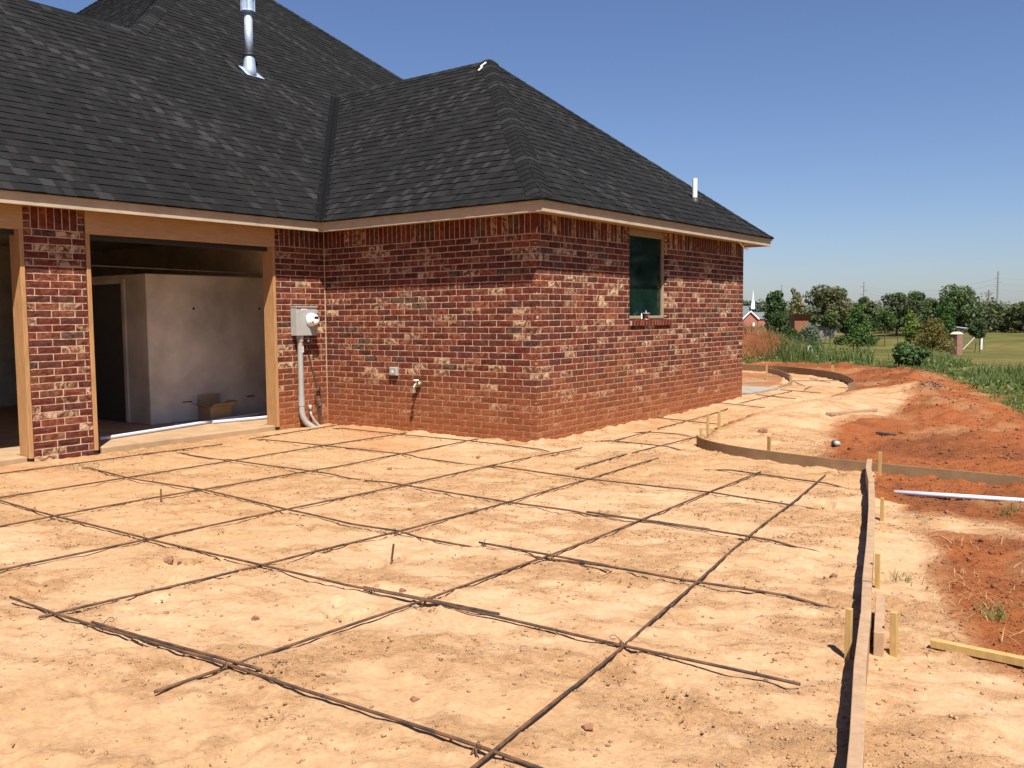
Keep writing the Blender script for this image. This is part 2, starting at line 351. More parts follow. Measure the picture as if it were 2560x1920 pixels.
def ground(x, y):
    """height, colour and crumb mask of the soil"""
    s = sedge(x, y)
    wx = x+.30*(fbm(x*1.6, y*1.6, 3, 5)-.5)+.55*(fbm(x*.5, y*.5, 2, 8)-.5); wy = y+.30*(fbm(x*1.6, y*1.6, 3, 15)-.5)+.55*(fbm(x*.5, y*.5, 2, 18)-.5)
    inside = inpoly(x, y, FORM_SAND)
    sand2 = inpoly(wx, wy, SAND2)
    k = 0
    sf = np.zeros(x.shape)
    for dx, dy in ((0, 0), (.10, .04), (-.08, .10), (.03, -.12), (-.1, -.05)):
        sf += inpoly(wx+dx, wy+dy, SAND2) | inpoly(wx+dx, wy+dy, SAND3)
    bx_ = board_x(np.clip(wy, -6.8, .4)); strip_ = (wy < -1.0)*(x > board_x(np.clip(y, -6.8, .4))-.05)*sstep(.36, .18, wx-bx_)*(y < .1)
    sandy = np.where(inside, 1.0, np.maximum(sf/5.0, strip_))
    bed = inpoly(wx, wy, BED)
    sandy = np.where(bed, .35, sandy)
    red = 1-sandy
    # crumbly trodden patches against smooth washed sand
    ang = YAW; ux = x*math.cos(ang)+y*math.sin(ang); uy = -x*math.sin(ang)+y*math.cos(ang)
    sx_ = x*.92+y*.39; sy_ = -x*.39+y*.92
    cm = sstep(.40, .66, .5*fbm(sx_*1.0, sy_*2.2, 4, 31, .6)+.5*fbm(sx_*4, sy_*7, 4, 37, .65))
    cm = np.clip(cm+red*.7, 0, 1)
    lot = sstep(.35, -.35, s+1.0*(fbm(x*.9, y*.9, 3, 44)-.5))
    z = Zt(x, y)
    z = z+lot*((fbm(x*.8, y*.8, 3, 51)-.5)*.03+(fbm(ux*3, uy*4.5, 3, 61)-.5)*.034+(fbm(x*6.5, y*6.5, 3, 63)-.5)*.022)
    rid = np.abs(fbm(x*9, y*9, 3, 71)-.5)*2
    fine = (fbm(x*14, y*14, 3, 73, .6)-.5)
    z = z+lot*cm*((.5-rid)*.012+fine*.034)+lot*(1-cm)*(fbm(sx_*5, sy_*11, 2, 66)-.5)*.008
    z = z+lot*red*(fbm(x*7, y*7, 3, 75)-.5)*.045
    rk = sstep(.5, .62, fbm(x*.7, y*.7, 2, 160)); z = z+lot*rk*(fbm((x*.8-y*.6)*1.5, (x*.6+y*.8)*22, 2, 161)-.5)*.008
    # spoil mound of sand beyond the walkway and loose ridges of red clay by the weeds
    z = z+np.where(inside, 0, .20*np.exp(-(((x-1.75)/.65)**2+((y-4.6)/2.9)**2)))
    ridge = np.exp(-((s+1.1)/.75)**2)*lot
    z = z+ridge*(.06+.32*np.maximum(0, fbm(x*1.7, y*1.7, 4, 81)-.36)*sstep(9, 6, np.abs(y-11)))
    z = z+red*lot*.07*(fbm(x*2.4, y*2.4, 4, 91)-.45)
    z = z+red*lot*np.where(y > .2, 0, 0)
    # soil piled against the walls
    wallA = np.exp(-np.maximum(0, -y)/.12)*(x < .05)*(x > -3.6)*(y <= .1); wallB = np.exp(-np.maximum(0, x)/.14)*(y > -.05)*(y < 6.1)*(x >= -.1)
    z = z+(wallA+wallB)*.045*fbm(x*5, y*5, 3, 95)+.07*sstep(3, 6.5, y)*sstep(1.1, .6, x)*lot*(y < 9)
    big = sstep(.36, .62, fbm(x*.33+5, y*.33, 3, 170))[..., None]; pale = np.array([.385, .238, .126])*(1-big)+np.array([.438, .286, .168])*big; dark = np.array([.355, .203, .099]); pink = np.array([.36, .17, .08]); clay = np.array([.245, .080, .027]); clay2 = np.array([.175, .060, .023]); tan = np.array([.30, .165, .08])
    m1 = (cm*.75)[..., None]
    c = pale*(1-m1)+dark*m1
    pk = (sstep(.5, .72, fbm(x*.8+3, y*.8, 4, 101))*.55*sstep(.5, -2.2, x)*inside)[..., None]
    c = c*(1-pk)+pink*pk
    mid = (sstep(.42, .66, fbm(x*1.1, y*1.1, 4, 111)))[..., None]; tn = (sstep(.56, .74, fbm(x*1.4+9, y*1.4, 4, 121))*.55)[..., None]
    rc = clay*(1-mid)+clay2*mid; rc = rc*(1-tn)+tan*tn
    c = c*(1-red[..., None])+rc*red[..., None]
    # grass
    gm = (1-lot)[..., None]
    t1 = sstep(.35, .68, fbm(x*.06, y*.05, 4, 131))[..., None]; t2 = sstep(.4, .7, fbm(x*.6, y*.6, 3, 141))[..., None]
    gr = np.array([.070, .080, .019])*(1-t1)+np.array([.120, .102, .030])*t1
    gr = gr*(.85+.3*t2)
    c = c*(1-gm)+gr*gm
    return z, c, np.clip(cm, 0, 1)*lot, lot, red
def axis(segs):
    out = []
    for a, b, st in segs:
        n = max(1, int(round((b-a)/st))); out += list(np.linspace(a, b, n, endpoint=False))
    out.append(segs[-1][1]); return np.array(out)
gx = axis([(-1500, -400, 120), (-400, -120, 25), (-120, -40, 5), (-40, -12, 1.4), (-12, -4, .3), (-4, -1.5, .035), (-1.5, 5.6, .021), (5.6, 7.2, .04), (7.2, 14, .4), (14, 60, 3), (60, 300, 20), (300, 1500, 150)])
gy = axis([(-600, -60, 60), (-60, -14, 4), (-14, -7.6, .4), (-7.6, -1, .021), (-1, 4, .034), (4, 19, .07), (19, 30, .4), (30, 70, 1.6), (70, 180, 4), (180, 500, 18), (500, 2200, 130)])
GX, GY = np.meshgrid(gx, gy, indexing='xy')
gz, gc, gcm, glot, gred = ground(GX, GY)
fr_ = random.Random(21)
for q_ in range(240):     # boot prints pressed into the sand
    bx0 = fr_.uniform(-3, 4.6); by0 = -7.2+8.2*fr_.random()**1.4; th = fr_.choice((.3, 1.9, -.9, 2.6))+fr_.uniform(-.4, .4); dp = fr_.uniform(.008, .018)
    i0, i1 = np.searchsorted(gx, (bx0-.3, bx0+.3)); j0, j1 = np.searchsorted(gy, (by0-.3, by0+.3))
    sx2 = GX[j0:j1, i0:i1]-bx0; sy2 = GY[j0:j1, i0:i1]-by0; aa = sx2*math.cos(th)+sy2*math.sin(th); bb = -sx2*math.sin(th)+sy2*math.cos(th)
    rr_ = np.sqrt((aa/.15)**2+(bb/(.052+.012*np.cos(aa*18)))**2); gz[j0:j1, i0:i1] += np.where(rr_ < 1, -dp*(1-rr_**4)+.003*np.sign(np.sin(aa*150))*(rr_ < .8), 0)+dp*.7*np.exp(-((rr_-1.15)/.16)**2)
inhouse = (GX < -3.62) & (GY < 12) & (GX > -16) & (GY > -10) | (GX < -.1) & (GY > .1) & (GY < 5.9) & (GX > -6)
gz = np.where(inhouse, -.25, gz)
nx, ny = len(gx), len(gy)
idx = np.arange(nx*ny).reshape(ny, nx)
Q = np.stack([idx[:-1, :-1], idx[:-1, 1:], idx[1:, 1:], idx[1:, :-1]], -1).reshape(-1, 4)
me = np_mesh("ground", np.stack([GX, GY, gz], -1).reshape(-1, 3), [Q], M_GROUND, np.concatenate([gc, gcm[..., None]], -1).reshape(-1, 4), "gcol")
ob = link_mesh("ground", me, None, True); tag(ob, kind="structure")
def gz_at(x, y):
    x = np.atleast_1d(np.asarray(x, float)); y = np.atleast_1d(np.asarray(y, float)); return ground(x, y)[0]

# ------------------------------------------------------------------ house
house = thing("brick_house", "unfinished red brick house with dark shingle hip roof and open garage bays", "house", (-La, 0, 0))
# --- wall cores (mortar)
RC = .0005
def core(name, boxes):
    m = MB()
    for b_ in boxes: m.box(*b_)
    return m.build(name, M_MORTAR, house)
WO = (2.14, 3.22, 1.43)              # window opening y0 y1 z0
wallA = core("wall", [(-La+.0, -.10, RC, .12, -.3, 2.66), (-.0998, -.001, .001, .0998, -.3, 2.66)])
wallB = core("wall", [(-.12, -RC, .10, WO[0]-RC, -.3, 2.66), (-.12, -RC, WO[0]-RC, WO[1]+RC, -.3, 1.34), (-.12, -RC, WO[1]+RC, Lb-RC, -.3, 2.66)])
wallG = core("wall", [(-La-.12, -La-RC, -.835, 0, -.3, 2.66)])
pier = core("pier", [(-La-.30, -La-RC, -3.99, -3.36, -.3, 2.66)])
wallC = core("wall", [(-5.0, -.121, Lb-.12, Lb-RC, -.3, 2.66)]); wallD = core("wall", [(-La-.12, -La-RC, -9.0, -6.6, -.3, 2.66)])
# --- bricks
CLS = [((.098, .0205, .0135), .06), ((.126, .0275, .0155), .15), ((.158, .0385, .0185), .2), ((.078, .0220, .0180), .05), ((.060, .0290, .0220), .15), ((.135, .052, .030), 1.0), ((.108, .032, .019), .6)]
CW = [.29, .24, .08, .17, .05, .09, .08]
_bm = {}
def brick_geo(l, h, d, var, cls):
    """front face at y=0 looking to -y; x along, z up"""
    key = (round(l, 3), round(h, 3), var, cls)
    if key in _bm: return _bm[key]
    r = random.Random(hash((var, round(l, 2), 5)))
    nx_, nz_ = (5, 2) if l >= h else (2, 5)
    V = []; F = []
    for j in range(nz_+1):
        for i in range(nx_+1):
            edge = i in (0, nx_) or j in (0, nz_)
            x = -l/2+l*i/nx_+r.uniform(-.002, .002); z = -h/2+h*j/nz_+r.uniform(-.0022, .0022)
            y = r.uniform(-.005, -.001) if not edge else r.uniform(-.003, .0005)
            V.append((x, y, z))
    w = nx_+1
    for j in range(nz_):
        for i in range(nx_): F.append((j*w+i, j*w+i+1, (j+1)*w+i+1, (j+1)*w+i))
    b0 = len(V)
    V += [(-l/2, d, -h/2), (l/2, d, -h/2), (l/2, d, h/2), (-l/2, d, h/2)]
    bot = [i for i in range(w)]; top = [nz_*w+i for i in range(w)]; lf = [j*w for j in range(nz_+1)]; rt = [j*w+nx_ for j in range(nz_+1)]
    F.append(tuple(bot[::-1])+(b0, b0+1)); F.append(tuple(top)+(b0+2, b0+3))
    F.append(tuple(lf)+(b0+3, b0)); F.append(tuple(rt[::-1])+(b0+1, b0+2))
    c = CLS[cls]; jr = r.uniform(.82, 1.18); col = (c[0][0]*jr, c[0][1]*jr*r.uniform(.9, 1.1), c[0][2]*jr, c[1])
    _bm[key] = (V, F, col); return _bm[key]
BR = []      # (parent, centre, rotz, l, h, d, var, cls)
def pick():
    t = random.random(); a = 0
    for i, w_ in enumerate(CW):
        a += w_
        if t < a: return i
    return 0
def lay(parent, o, ax, rotz, start, end, first, k, h=CO-JT, d=.085, zc=None, lim0=False):
    """pieces along axis ax from start to end in course k"""
    s = start; piece = first; z = ZS-(k+.5)*CO if zc is None else zc
    while s < end-.012:
        l = min(piece, end-s)
        if end-(s+l) < .035: l = end-s
        c = np.array(o)+np.array(ax)*(s+l/2); c[2] = z
        BR.append((parent, c, rotz, round(l, 3), h, d, random.randrange(6), pick()))
        s += l+JT; piece = .2385
RZB = PI/2          # wall facing +x : local -y -> +x
for k in range(33):
    ev = k % 2 == 0
    # wall A, along +x from the inner corner
    lay(wallA, (-La, 0, 0), (1, 0, 0), 0, .012, La if ev else La-.095, .12 if ev else .24, k)
    # wall B, along +y
    zb0 = ZS-(k+1)*CO
    st = .095 if ev else 0.0; fs = .24
    if zb0+.03 > 1.42:
        lay(wallB, (0, 0, 0), (0, 1, 0), RZB, st, WO[0], fs, k); lay(wallB, (0, 0, 0), (0, 1, 0), RZB, WO[1], Lb, .075 if ev else .24, k)
    else:
        lay(wallB, (0, 0, 0), (0, 1, 0), RZB, st, Lb, fs, k)
    # garage strip and pier and far wall
    lay(wallG, (-La, 0, 0), (0, 1, 0), RZB, -.838, -.012, .24 if not ev else .078, k)
    lay(pier, (-La, 0, 0), (0, 1, 0), RZB, -3.993, -3.356, .24 if not ev else .078, k)
    lay(wallD, (-La, 0, 0), (0, 1, 0), RZB, -8.9, -6.6, .24 if not ev else .078, k)
def soldiers(parent, o, ax, rotz, start, end, ends=(False, False)):
    s = start
    zc = ZS+.1175
    for e, pos_ in ((ends[0], start), (ends[1], end-.07)):
        if e:
            for j in range(3):
                c = np.array(o)+np.array(ax)*(pos_+.035); c[2] = ZS+JT/2+.033+j*CO
                BR.append((parent, c, rotz, .07, .066, .085, random.randrange(6), pick()))
    if ends[0]: s += .08
    if ends[1]: end -= .08
    n = max(1, int(round((end-s)/.0805))); p_ = (end-s+JT)/n
    for i in range(n):
        c = np.array(o)+np.array(ax)*(s+p_*i+(p_-JT)/2); c[2] = zc
        BR.append((parent, c, rotz, round(p_-JT, 3), .225, .085, random.randrange(6), random.choice((0, 0, 3, 3, 4, 0, 6, 1)) if random.random() < .92 else 5))
soldiers(wallA, (-La, 0, 0), (1, 0, 0), 0, .012, La)
soldiers(wallB, (0, 0, 0), (0, 1, 0), RZB, .095, WO[0], (False, True)); soldiers(wallB, (0, 0, 0), (0, 1, 0), RZB, WO[1], Lb, (True, False))
soldiers(wallG, (-La, 0, 0), (0, 1, 0), RZB, -.838, -.012, (True, False)); soldiers(pier, (-La, 0, 0), (0, 1, 0), RZB, -3.993, -3.356, (True, True)); soldiers(wallD, (-La, 0, 0), (0, 1, 0), RZB, -8.9, -6.6, (True, True))
def shows(c, n, area):
    v = np.asarray(c)-CAM; w = v@FW
    if w < .5: return 0
    u_ = abs(v@RT)/w; t_ = abs(v@UP)/w
    if u_ > .573 or t_ > .43: return 0
    return area*abs(np.dot(v, n))/np.linalg.norm(v)**3
def norm_of(rz): return np.array([math.sin(rz), -math.cos(rz), 0])
def emit(items, keyf, geo, nm, mat, stuffname, limit=300):
    """largest `limit` items as objects, the rest joined per parent"""
    order = sorted(range(len(items)), key=lambda i: -keyf(items[i])); big = set(i for i in order[:limit] if keyf(items[i]) > 0)
    cache = {}; rest = {}
    for i, it in enumerate(items):
        par, c, rz = it[0], it[1], it[2]; key, (V, F, col) = geo(it)
        ca, sa = math.cos(rz), math.sin(rz)
        if i in big:
            if key not in cache:
                m_ = MB(); m_.add(V, F, col); me_ = bpy.data.meshes.new(nm); me_.from_pydata(m_.V, [], m_.F)
                a_ = me_.attributes.new("tint", 'FLOAT_COLOR', 'POINT'); a_.data.foreach_set("color", np.array(m_.C, np.float32).ravel()); me_.materials.append(mat); cache[key] = me_
            o = bpy.data.objects.new(nm, cache[key]); COL.objects.link(o); o.parent = par
            o.location = np.array(c)-org(par); o.rotation_euler = (0, 0, rz)
        else:
            m_ = rest.setdefault(par.name, (par, MB()))[1]
            m_.add([(c[0]+v[0]*ca-v[1]*sa, c[1]+v[0]*sa+v[1]*ca, c[2]+v[2]) for v in V], F, col)
    for par, m_ in rest.values():
        tag(m_.build(stuffname, mat, par), kind="stuff")
def bgeo(it):
    par, c, rz, l, h, d, var, cls = it
    return (l, h, var, cls), brick_geo(l, h, d, var, cls)
emit(BR, lambda it: shows(it[1], norm_of(it[2]), it[3]*it[4]) if it[1][2] > 0 else 0, bgeo, "brick", M_BRICK, "brickwork")
# --- window
win = MB()
y0, y1, z0, z1 = WO[0]+.004, WO[1]-.004, WO[2], 2.64
fw = .04
for b_ in ((-.095, -.045, y0, y0+fw, z0, z1), (-.095, -.045, y1-fw, y1, z0, z1), (-.095, -.045, y0+fw, y1-fw, z0, z0+fw), (-.095, -.045, y0+fw, y1-fw, z1-.09, z1)): win.box(*b_)
window = win.build("window", M_FRAME, house, .004)
MB().box(-.085, -.078, y0+fw-.006, y1-fw+.006, z0+fw-.006, z1-.084).build("pane", M_GLASS, window)
MB().box(-.14, -.10, y0-.02, y1+.02, z0-.02, z1+.02).build("backing", M_DARKW, window)
n = 14
for i in range(n):
    yy = WO[0]+.02+(WO[1]+.10-WO[0]-.02)*(i+.5)/n; w_ = (WO[1]+.08-WO[0])/n-.012
    c = CLS[random.choice((0, 1, 0, 2, 3))][0]
    m_ = MB(); m_.hexa([(-.09, yy-w_/2, 1.345), (.028, yy-w_/2, 1.335), (.028, yy+w_/2, 1.335), (-.09, yy+w_/2, 1.345), (-.09, yy-w_/2, 1.425), (.030, yy-w_/2, 1.405), (.030, yy+w_/2, 1.405), (-.09, yy+w_/2, 1.425)], (*c, 0))
    m_.build("sill_brick", M_BRICK, window)
MB().hexa([(-.1, WO[0]+.018, 1.347), (.025, WO[0]+.018, 1.339), (.025, WO[1]+.085, 1.339), (-.1, WO[1]+.085, 1.347), (-.1, WO[0]+.018, 1.419), (.026, WO[0]+.018, 1.400), (.026, WO[1]+.085, 1.400), (-.1, WO[1]+.085, 1.419)]).build("sill", M_MORTAR, window)
# --- fascia, soffit
FB, FT = 2.616, 2.738
def fasc(*bx):
    m_ = MB(); m_.box(*bx); return m_.build("fascia", M_FASCIA, house, .003)
fasc(.262, .30, -.30, 6.40, FB, FT); fasc(-3.317, .2615, -.30, -.262, FB, FT); fasc(-3.317, -3.279, -9.2, -.3005, FB, FT); fasc(-3.0, .2615, 6.362, 6.40, FB, FT)
m_ = MB(); m_.box(.3005, .318, -.318, 6.418, 2.702, 2.737); m_.box(-3.2785, .30, -.318, -.3005, 2.702, 2.737); m_.box(-3.2785, -3.261, -9.2, -.3185, 2.702, 2.737)
m_.build("trim_strip", M_FASCIA, house)
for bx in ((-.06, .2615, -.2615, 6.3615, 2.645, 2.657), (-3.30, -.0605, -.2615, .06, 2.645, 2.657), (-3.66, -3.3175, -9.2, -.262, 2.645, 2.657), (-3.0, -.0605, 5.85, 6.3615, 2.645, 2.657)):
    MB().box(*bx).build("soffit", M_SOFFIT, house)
# --- garage openings
def jamb(y0_, y1_, z0_=.045):
    MB().box(-La-.20, -La+.012, y0_, y1_, z0_, 2.405).build("post", M_CEDAR, house, .004)
    MB().box(-La-.19, -La+.0, y0_+.004, y1_-.004, -.1, z0_).build("post_gap_shade", M_BLACK, house)  # black block painted in as the dark gap below the post
jamb(-.882, -.842); jamb(-3.352, -3.306); jamb(-4.045, -3.998); jamb(-6.59, -6.545)
for a_, b_ in ((-3.352, -.842), (-6.59, -3.998)):
    MB().box(-La-.06, -La+.016, a_, b_, 2.405, 2.644).build("header", M_HEADER, house, .004)
    MB().box(-La-.16, -La-.09, a_+.05, b_-.045, 2.352, 2.402).build("door_seal", M_BLACK, house)
for a_, b_ in ((-3.25, -.885), (-6.54, -4.05)):
    MB().box(-9.6, -La-.02, a_, b_, -.2, .068).build("garage_slab", M_CONC, house, .012)
m_ = MB()
m_.box(-9.6, -La-.32, -9.0, -6.545, -.2, .062); m_.box(-9.6, -La-.32, -4.05, -3.255, -.2, .062); m_.box(-9.6, -La-.32, -.884, .3, -.2, .062)
m_.build("garage_floor", M_CONC, house)
m_ = MB(); m_.box(-9.8, -9.6, -9.0, .3, -.2, 2.9); m_.box(-9.6, -La-.121, .125, .3, -.2, 2.9); m_.box(-9.6, -La-.121, -9.1, -9.0, -.2, 2.9); m_.box(-9.6, -3.65, -9.0, .3, 2.70, 2.72)
m_.build("garage_lining", M_DARKW, house)
m_ = MB(); m_.box(-8.2, -5.03, -1.80, .12, .069, 2.08)
shel = m_.build("shelter_wall", M_SHELTER, house, .01)
MB().box(-6.42, -5.60, -1.815, -1.801, .075, 1.96).build("door", M_DOOR, shel, .004)
m_ = MB(); m_.box(-6.49, -6.425, -1.83, -1.801, .075, 2.02); m_.box(-5.595, -5.53, -1.83, -1.801, .075, 2.02); m_.box(-6.425, -5.595, -1.83, -1.801, 1.965, 2.02); m_.build("door_frame", M_SHELTER, shel)
for yy, zz in ((-1.1, 1.62), (.0, 1.62)): MB().lathe((-5.031, yy, zz), [(.018, 0), (.018, .006)], 10, 'x').build("anchor_hole", M_BLACK, shel)
for yy in (-1.25, -.2): MB().box(-5.032, -5.026, yy-.07, yy+.07, .33, .345).build("formwork_slot", M_BLACK, shel)
MB().beam((-5.0, -3.3, 2.16), (-5.0, .1, 2.13), .012, .012).build("rail", M_POLE, house)
MB().box(-5.25, -5.1, -6.4, -4.1, .5, .62).build("rail", M_SOFFIT, house)

# --- roof decks
def V3(x, y, z): return (x, y, z)
def gz_(x): return ZE+SL*(-La+EV-x)                # garage / main +x slope
XE = -La+EV
RG, RW, RP = 3.83, 3.39, 7.81
xr, zr = XE-RG, ZE+SL*RG
px_, pz_ = XE-RP, ZE+SL*RP; py_ = 3.35
wz = ZE+SL*RW
dz = -.012
m_ = MB()
def face(*p): m_.add([(a, b_, c+dz) for a, b_, c in p], [tuple(range(len(p)))])
face((EV, -EV, ZE), (EV, 6.44, ZE), (EV-RW, 3.05, wz))
face((XE, -EV, ZE), (EV, -EV, ZE), (EV-RW, 3.05, wz), (XE-RW, 3.05, wz))
face((EV, 6.44, ZE), (XE, 6.44, ZE), (XE-RW, 3.05, wz), (EV-RW, 3.05, wz))
face((XE, -9.3, ZE), (XE, -EV, ZE), (XE-RW, 3.05, wz), (XE, 6.44, ZE), (XE, 11.16, ZE), (px_, py_, pz_), (xr, -.63, zr), (xr, -9.3+RG, zr))
face((XE, -9.3, ZE), (xr, -9.3+RG, zr), (xr-RG, -9.3, ZE))
face((xr-RG, -9.3, ZE), (xr, -9.3+RG, zr), (xr, -.63, zr), (xr-RG, -.63-RG, ZE))
face((xr, -.63, zr), (px_, py_, pz_), (px_-RP, py_-RP, ZE), (xr-RG, -.63-RG, ZE))
face((px_, py_, pz_), (XE, 11.16, ZE), (px_-RP, 11.16, ZE)); face((px_, py_, pz_), (px_-RP, 11.16, ZE), (px_-RP, py_-RP, ZE))
roof = m_.build("roof", M_SHINGLE, house)
for i in range(len(m_.C)): m_.C[i] = (.02, .02, .02, 1)
roof.data.attributes["tint"].data.foreach_set("color", np.array(m_.C, np.float32).ravel())
MB().box(-16, -3.7, .31, 11, -.2, 2.70).build("house_core", M_DARKW, house)
MB().box(-4.9, -.14, .14, 5.82, -.2, 2.60).build("wing_core", M_DARKW, house)
# --- shingles : each plane given by eave origin, along direction, plan up-direction
SH = []
EXPO = .143
def seq(seed, total=4.2):
    r = random.Random(seed); out = []; s = 0
    while s < total:
        w_ = r.choice((.06, .075, .09, .11, .14)); t_ = r.random()
        tone = .0096 if t_ < .45 else (.0114 if t_ < .72 else (.0142 if t_ < .84 else r.uniform(.0165, .0245)))
        if out and out[-1][1] > .016 and tone > .016: tone = .0098
        out.append((w_, tone, r.random() < .55)); s += w_
    return out, s
def shingle_plane(o, ax, upd, rmax, ulo, uhi, seed, shift):
    """ulo/uhi functions of plan run r; ax unit vector, upd plan direction of rise"""
    o = np.array(o, float); ax = np.array(ax, float); upd = np.array([upd[0], upd[1], SL])/SF
    nrm = np.cross(ax, upd); nrm /= np.linalg.norm(nrm)
    if nrm[2] < 0: nrm = -nrm
    sq, tot = seq(seed); rows = int(rmax*SF/EXPO)+1; r = random.Random(seed+1)
    for k in range(rows):
        w0 = k*EXPO; w1 = min(w0+EXPO+.012, rmax*SF)
        if w1-w0 < .03: continue
        r0 = w0/SF; r1 = w1/SF; a0, a1, b0, b1 = ulo(r0), ulo(r1), uhi(r0), uhi(r1)
        if b0-a0 < .05: continue
        u = math.floor((min(a0, a1)-k*shift)/tot)*tot+k*shift+r.uniform(-.02, .02); i = 0
        end = max(b0, b1)
        while u < end:
            wd, tone, thick = sq[i % len(sq)]; wd = wd*r.uniform(.9, 1.1); i += 1
            u0, u1 = u, u+wd; u = u1
            p0, p1 = max(u0, a0), min(u1, b0); q0, q1 = max(u0, a1), min(u1, b1)
            if p1-p0 < .012 and q1-q0 < .012: continue
            if p1 < p0: p0 = p1 = (p0+p1)/2
            if q1 < q0: q0 = q1 = (q0+q1)/2
            if r.random() < .3: tone = r.choice((.0093, .0098, .0106, .0116, .014, .019))
            tone *= r.uniform(.9, 1.12); t_ = (.011 if thick else .006)+r.uniform(0, .002)
            warm = r.uniform(-.05, .06)
            SH.append((o, ax, upd, nrm, p0, p1, q0, q1, w0-r.uniform(0, .004), w1, t_, (tone*(1+warm), tone, tone*(1.02-warm*.4), 1)))
Y0g = -9.3
VC = .075
shingle_plane((EV, 0, ZE), (0, 1, 0), (-1, 0), RW, lambda r: -EV+r, lambda r: 6.44-r, 3, -.17)
shingle_plane((0, -EV, ZE), (1, 0, 0), (0, 1), RW, lambda r: XE-r+VC, lambda r: EV-r, 8, .17)
def ghi(r): return (-EV+r-VC) if r < RW-.03 else 11.16-r
def glo(r): return Y0g+r if r < RG else -4.46+r
shingle_plane((XE, 0, ZE), (0, 1, 0), (-1, 0), RP, glo, ghi, 13, -.12)
def mhi(r):
    y = -4.2+r; return -7.7-y if y > -.63 else y-6.44
shingle_plane((0, -4.2, zr-SL*3.57), (1, 0, 0), (0, 1), 7.5, lambda r: -15.0, mhi, 17, .17)
def sgeo_obj(it):
    o, ax, upd, nrm, p0, p1, q0, q1, w0, w1, t_, col = it
    f = lambda u, w, h: o+ax*u+upd*w+nrm*h
    return [f(p0, w0, t_), f(p1, w0, t_), f(q1, w1, .001), f(q0, w1, .001), f(p0, w0, -.004), f(p1, w0, -.004)], [(0, 1, 2, 3), (4, 5, 1, 0), (0, 3, 4), (1, 5, 2)], col
def scentre(it): return it[0]+it[1]*(it[4]+it[5])/2+it[2]*(it[8]+it[9])/2
key = [shows(scentre(it), it[3], (it[5]-it[4])*EXPO) if (it[5]-it[4]) > .06 else 0 for it in SH]
order = np.argsort(key)[::-1]; big = set(order[:300].tolist())
rest = MB()
for i, it in enumerate(SH):
    V, F, col = sgeo_obj(it)
    # orientation check is not needed: both sides shade alike
    if i in big:
        c = scentre(it); m_ = MB(); m_.add([v-c+org(roof) for v in V], F, col)
        o = m_.build("shingle", M_SHINGLE, roof); o.location = c-org(roof)
    else: rest.add(V, F, col)
tag(rest.build("shingle_field", M_SHINGLE, roof), kind="stuff")
# --- hip and ridge caps
def cap_line(p0, p1, n1, n2, single, seed, w=.15, trim=False):
    p0 = np.array(p0, float); p1 = np.array(p1, float); d = p1-p0; ln = np.linalg.norm(d); d /= ln
    s1 = np.cross(n1, d); s2 = np.cross(n2, d)
    if np.dot(s1, s2) > 0: s2 = -s2
    # make side vectors point downwards
    if s1[2] > 0: s1 = -s1
    if s2[2] > 0: s2 = -s2
    up = (np.array(n1)+np.array(n2)); up /= np.linalg.norm(up); r = random.Random(seed); allm = MB()
    cnt = int(ln/EXPO)
    for i in range(cnt):
        a = i*EXPO; b_ = a+EXPO+.03; V = []
        for t, h in ((a, .0155), (b_, .007)):
            P = p0+d*t
            for sv, nn, o_ in ((s1, n1, w), (s1, n1, w*.4), (None, up, 0), (s2, n2, w*.4), (s2, n2, w)):
                q = P+up*(h-.006) if sv is None else P+sv*o_+np.array(nn)*(h if o_ > .1 else h+.007)
                V.append(q)
        for j in (0, 1, 2, 3, 4): V.append(V[j]-up*.009)
        for j, v in enumerate(V):        # trim the caps at the eaves
            v = np.array(v, float)
            if trim and v[0] > EV: v[2] += SL*(v[0]-EV); v[0] = EV
            if trim and v[1] < -EV: v[2] += SL*(-EV-v[1]); v[1] = -EV
            if trim and v[1] > 6.44: v[2] += SL*(v[1]-6.44); v[1] = 6.44
            V[j] = v
        F = [(j, j+1, 6+j, 5+j) for j in range(4)]+[(10+j, 11+j, 1+j, j) for j in range(4)]+[(0, 5, 10), (4, 14, 9)]
        tn = r.choice((.0085, .0092, .0108, .0096, .0145, .021)); col = (tn, tn, tn*1.02, 1)
        if single:
            m_ = MB(); c = p0+d*(a+EXPO/2); m_.add([v-c+org(roof) for v in V], F, col); o = m_.build("hip_cap", M_SHINGLE, roof); o.location = c-org(roof)
        else: allm.add(V, F, col)
    if not single: tag(allm.build("ridge_cap_run", M_SHINGLE, roof), kind="stuff")
nX = np.array([SL, 0, 1])/SF; nYm = np.array([0, -SL, 1])/SF; nYp = np.array([0, SL, 1])/SF; nXm = np.array([-SL, 0, 1])/SF
cap_line((EV-.02, -EV+.02, ZE+.0164), (EV-RW-.06, 3.05+.06, wz+.05), nX, nYm, True, 1, .165, True)
cap_line((EV, 6.44, ZE), (EV-RW, 3.05, wz), nX, nYp, False, 2, .15, True)
cap_line((XE-RW, 3.05, wz+.004), (EV-RW+.06, 3.05, wz+.004), nYm, nYp, False, 3)
cap_line((xr, -9.3+RG, zr), (xr, -.63, zr), nX, nXm, False, 4)
cap_line((xr, -.63, zr), (px_, py_, pz_), nX, nYm, True, 5, .2)
cap_line((XE, 11.16, ZE), (px_, py_, pz_), nX, nYp, False, 6)
cap_line((XE, -9.3, ZE), (xr, -9.3+RG, zr), nX, nYm, False, 7)
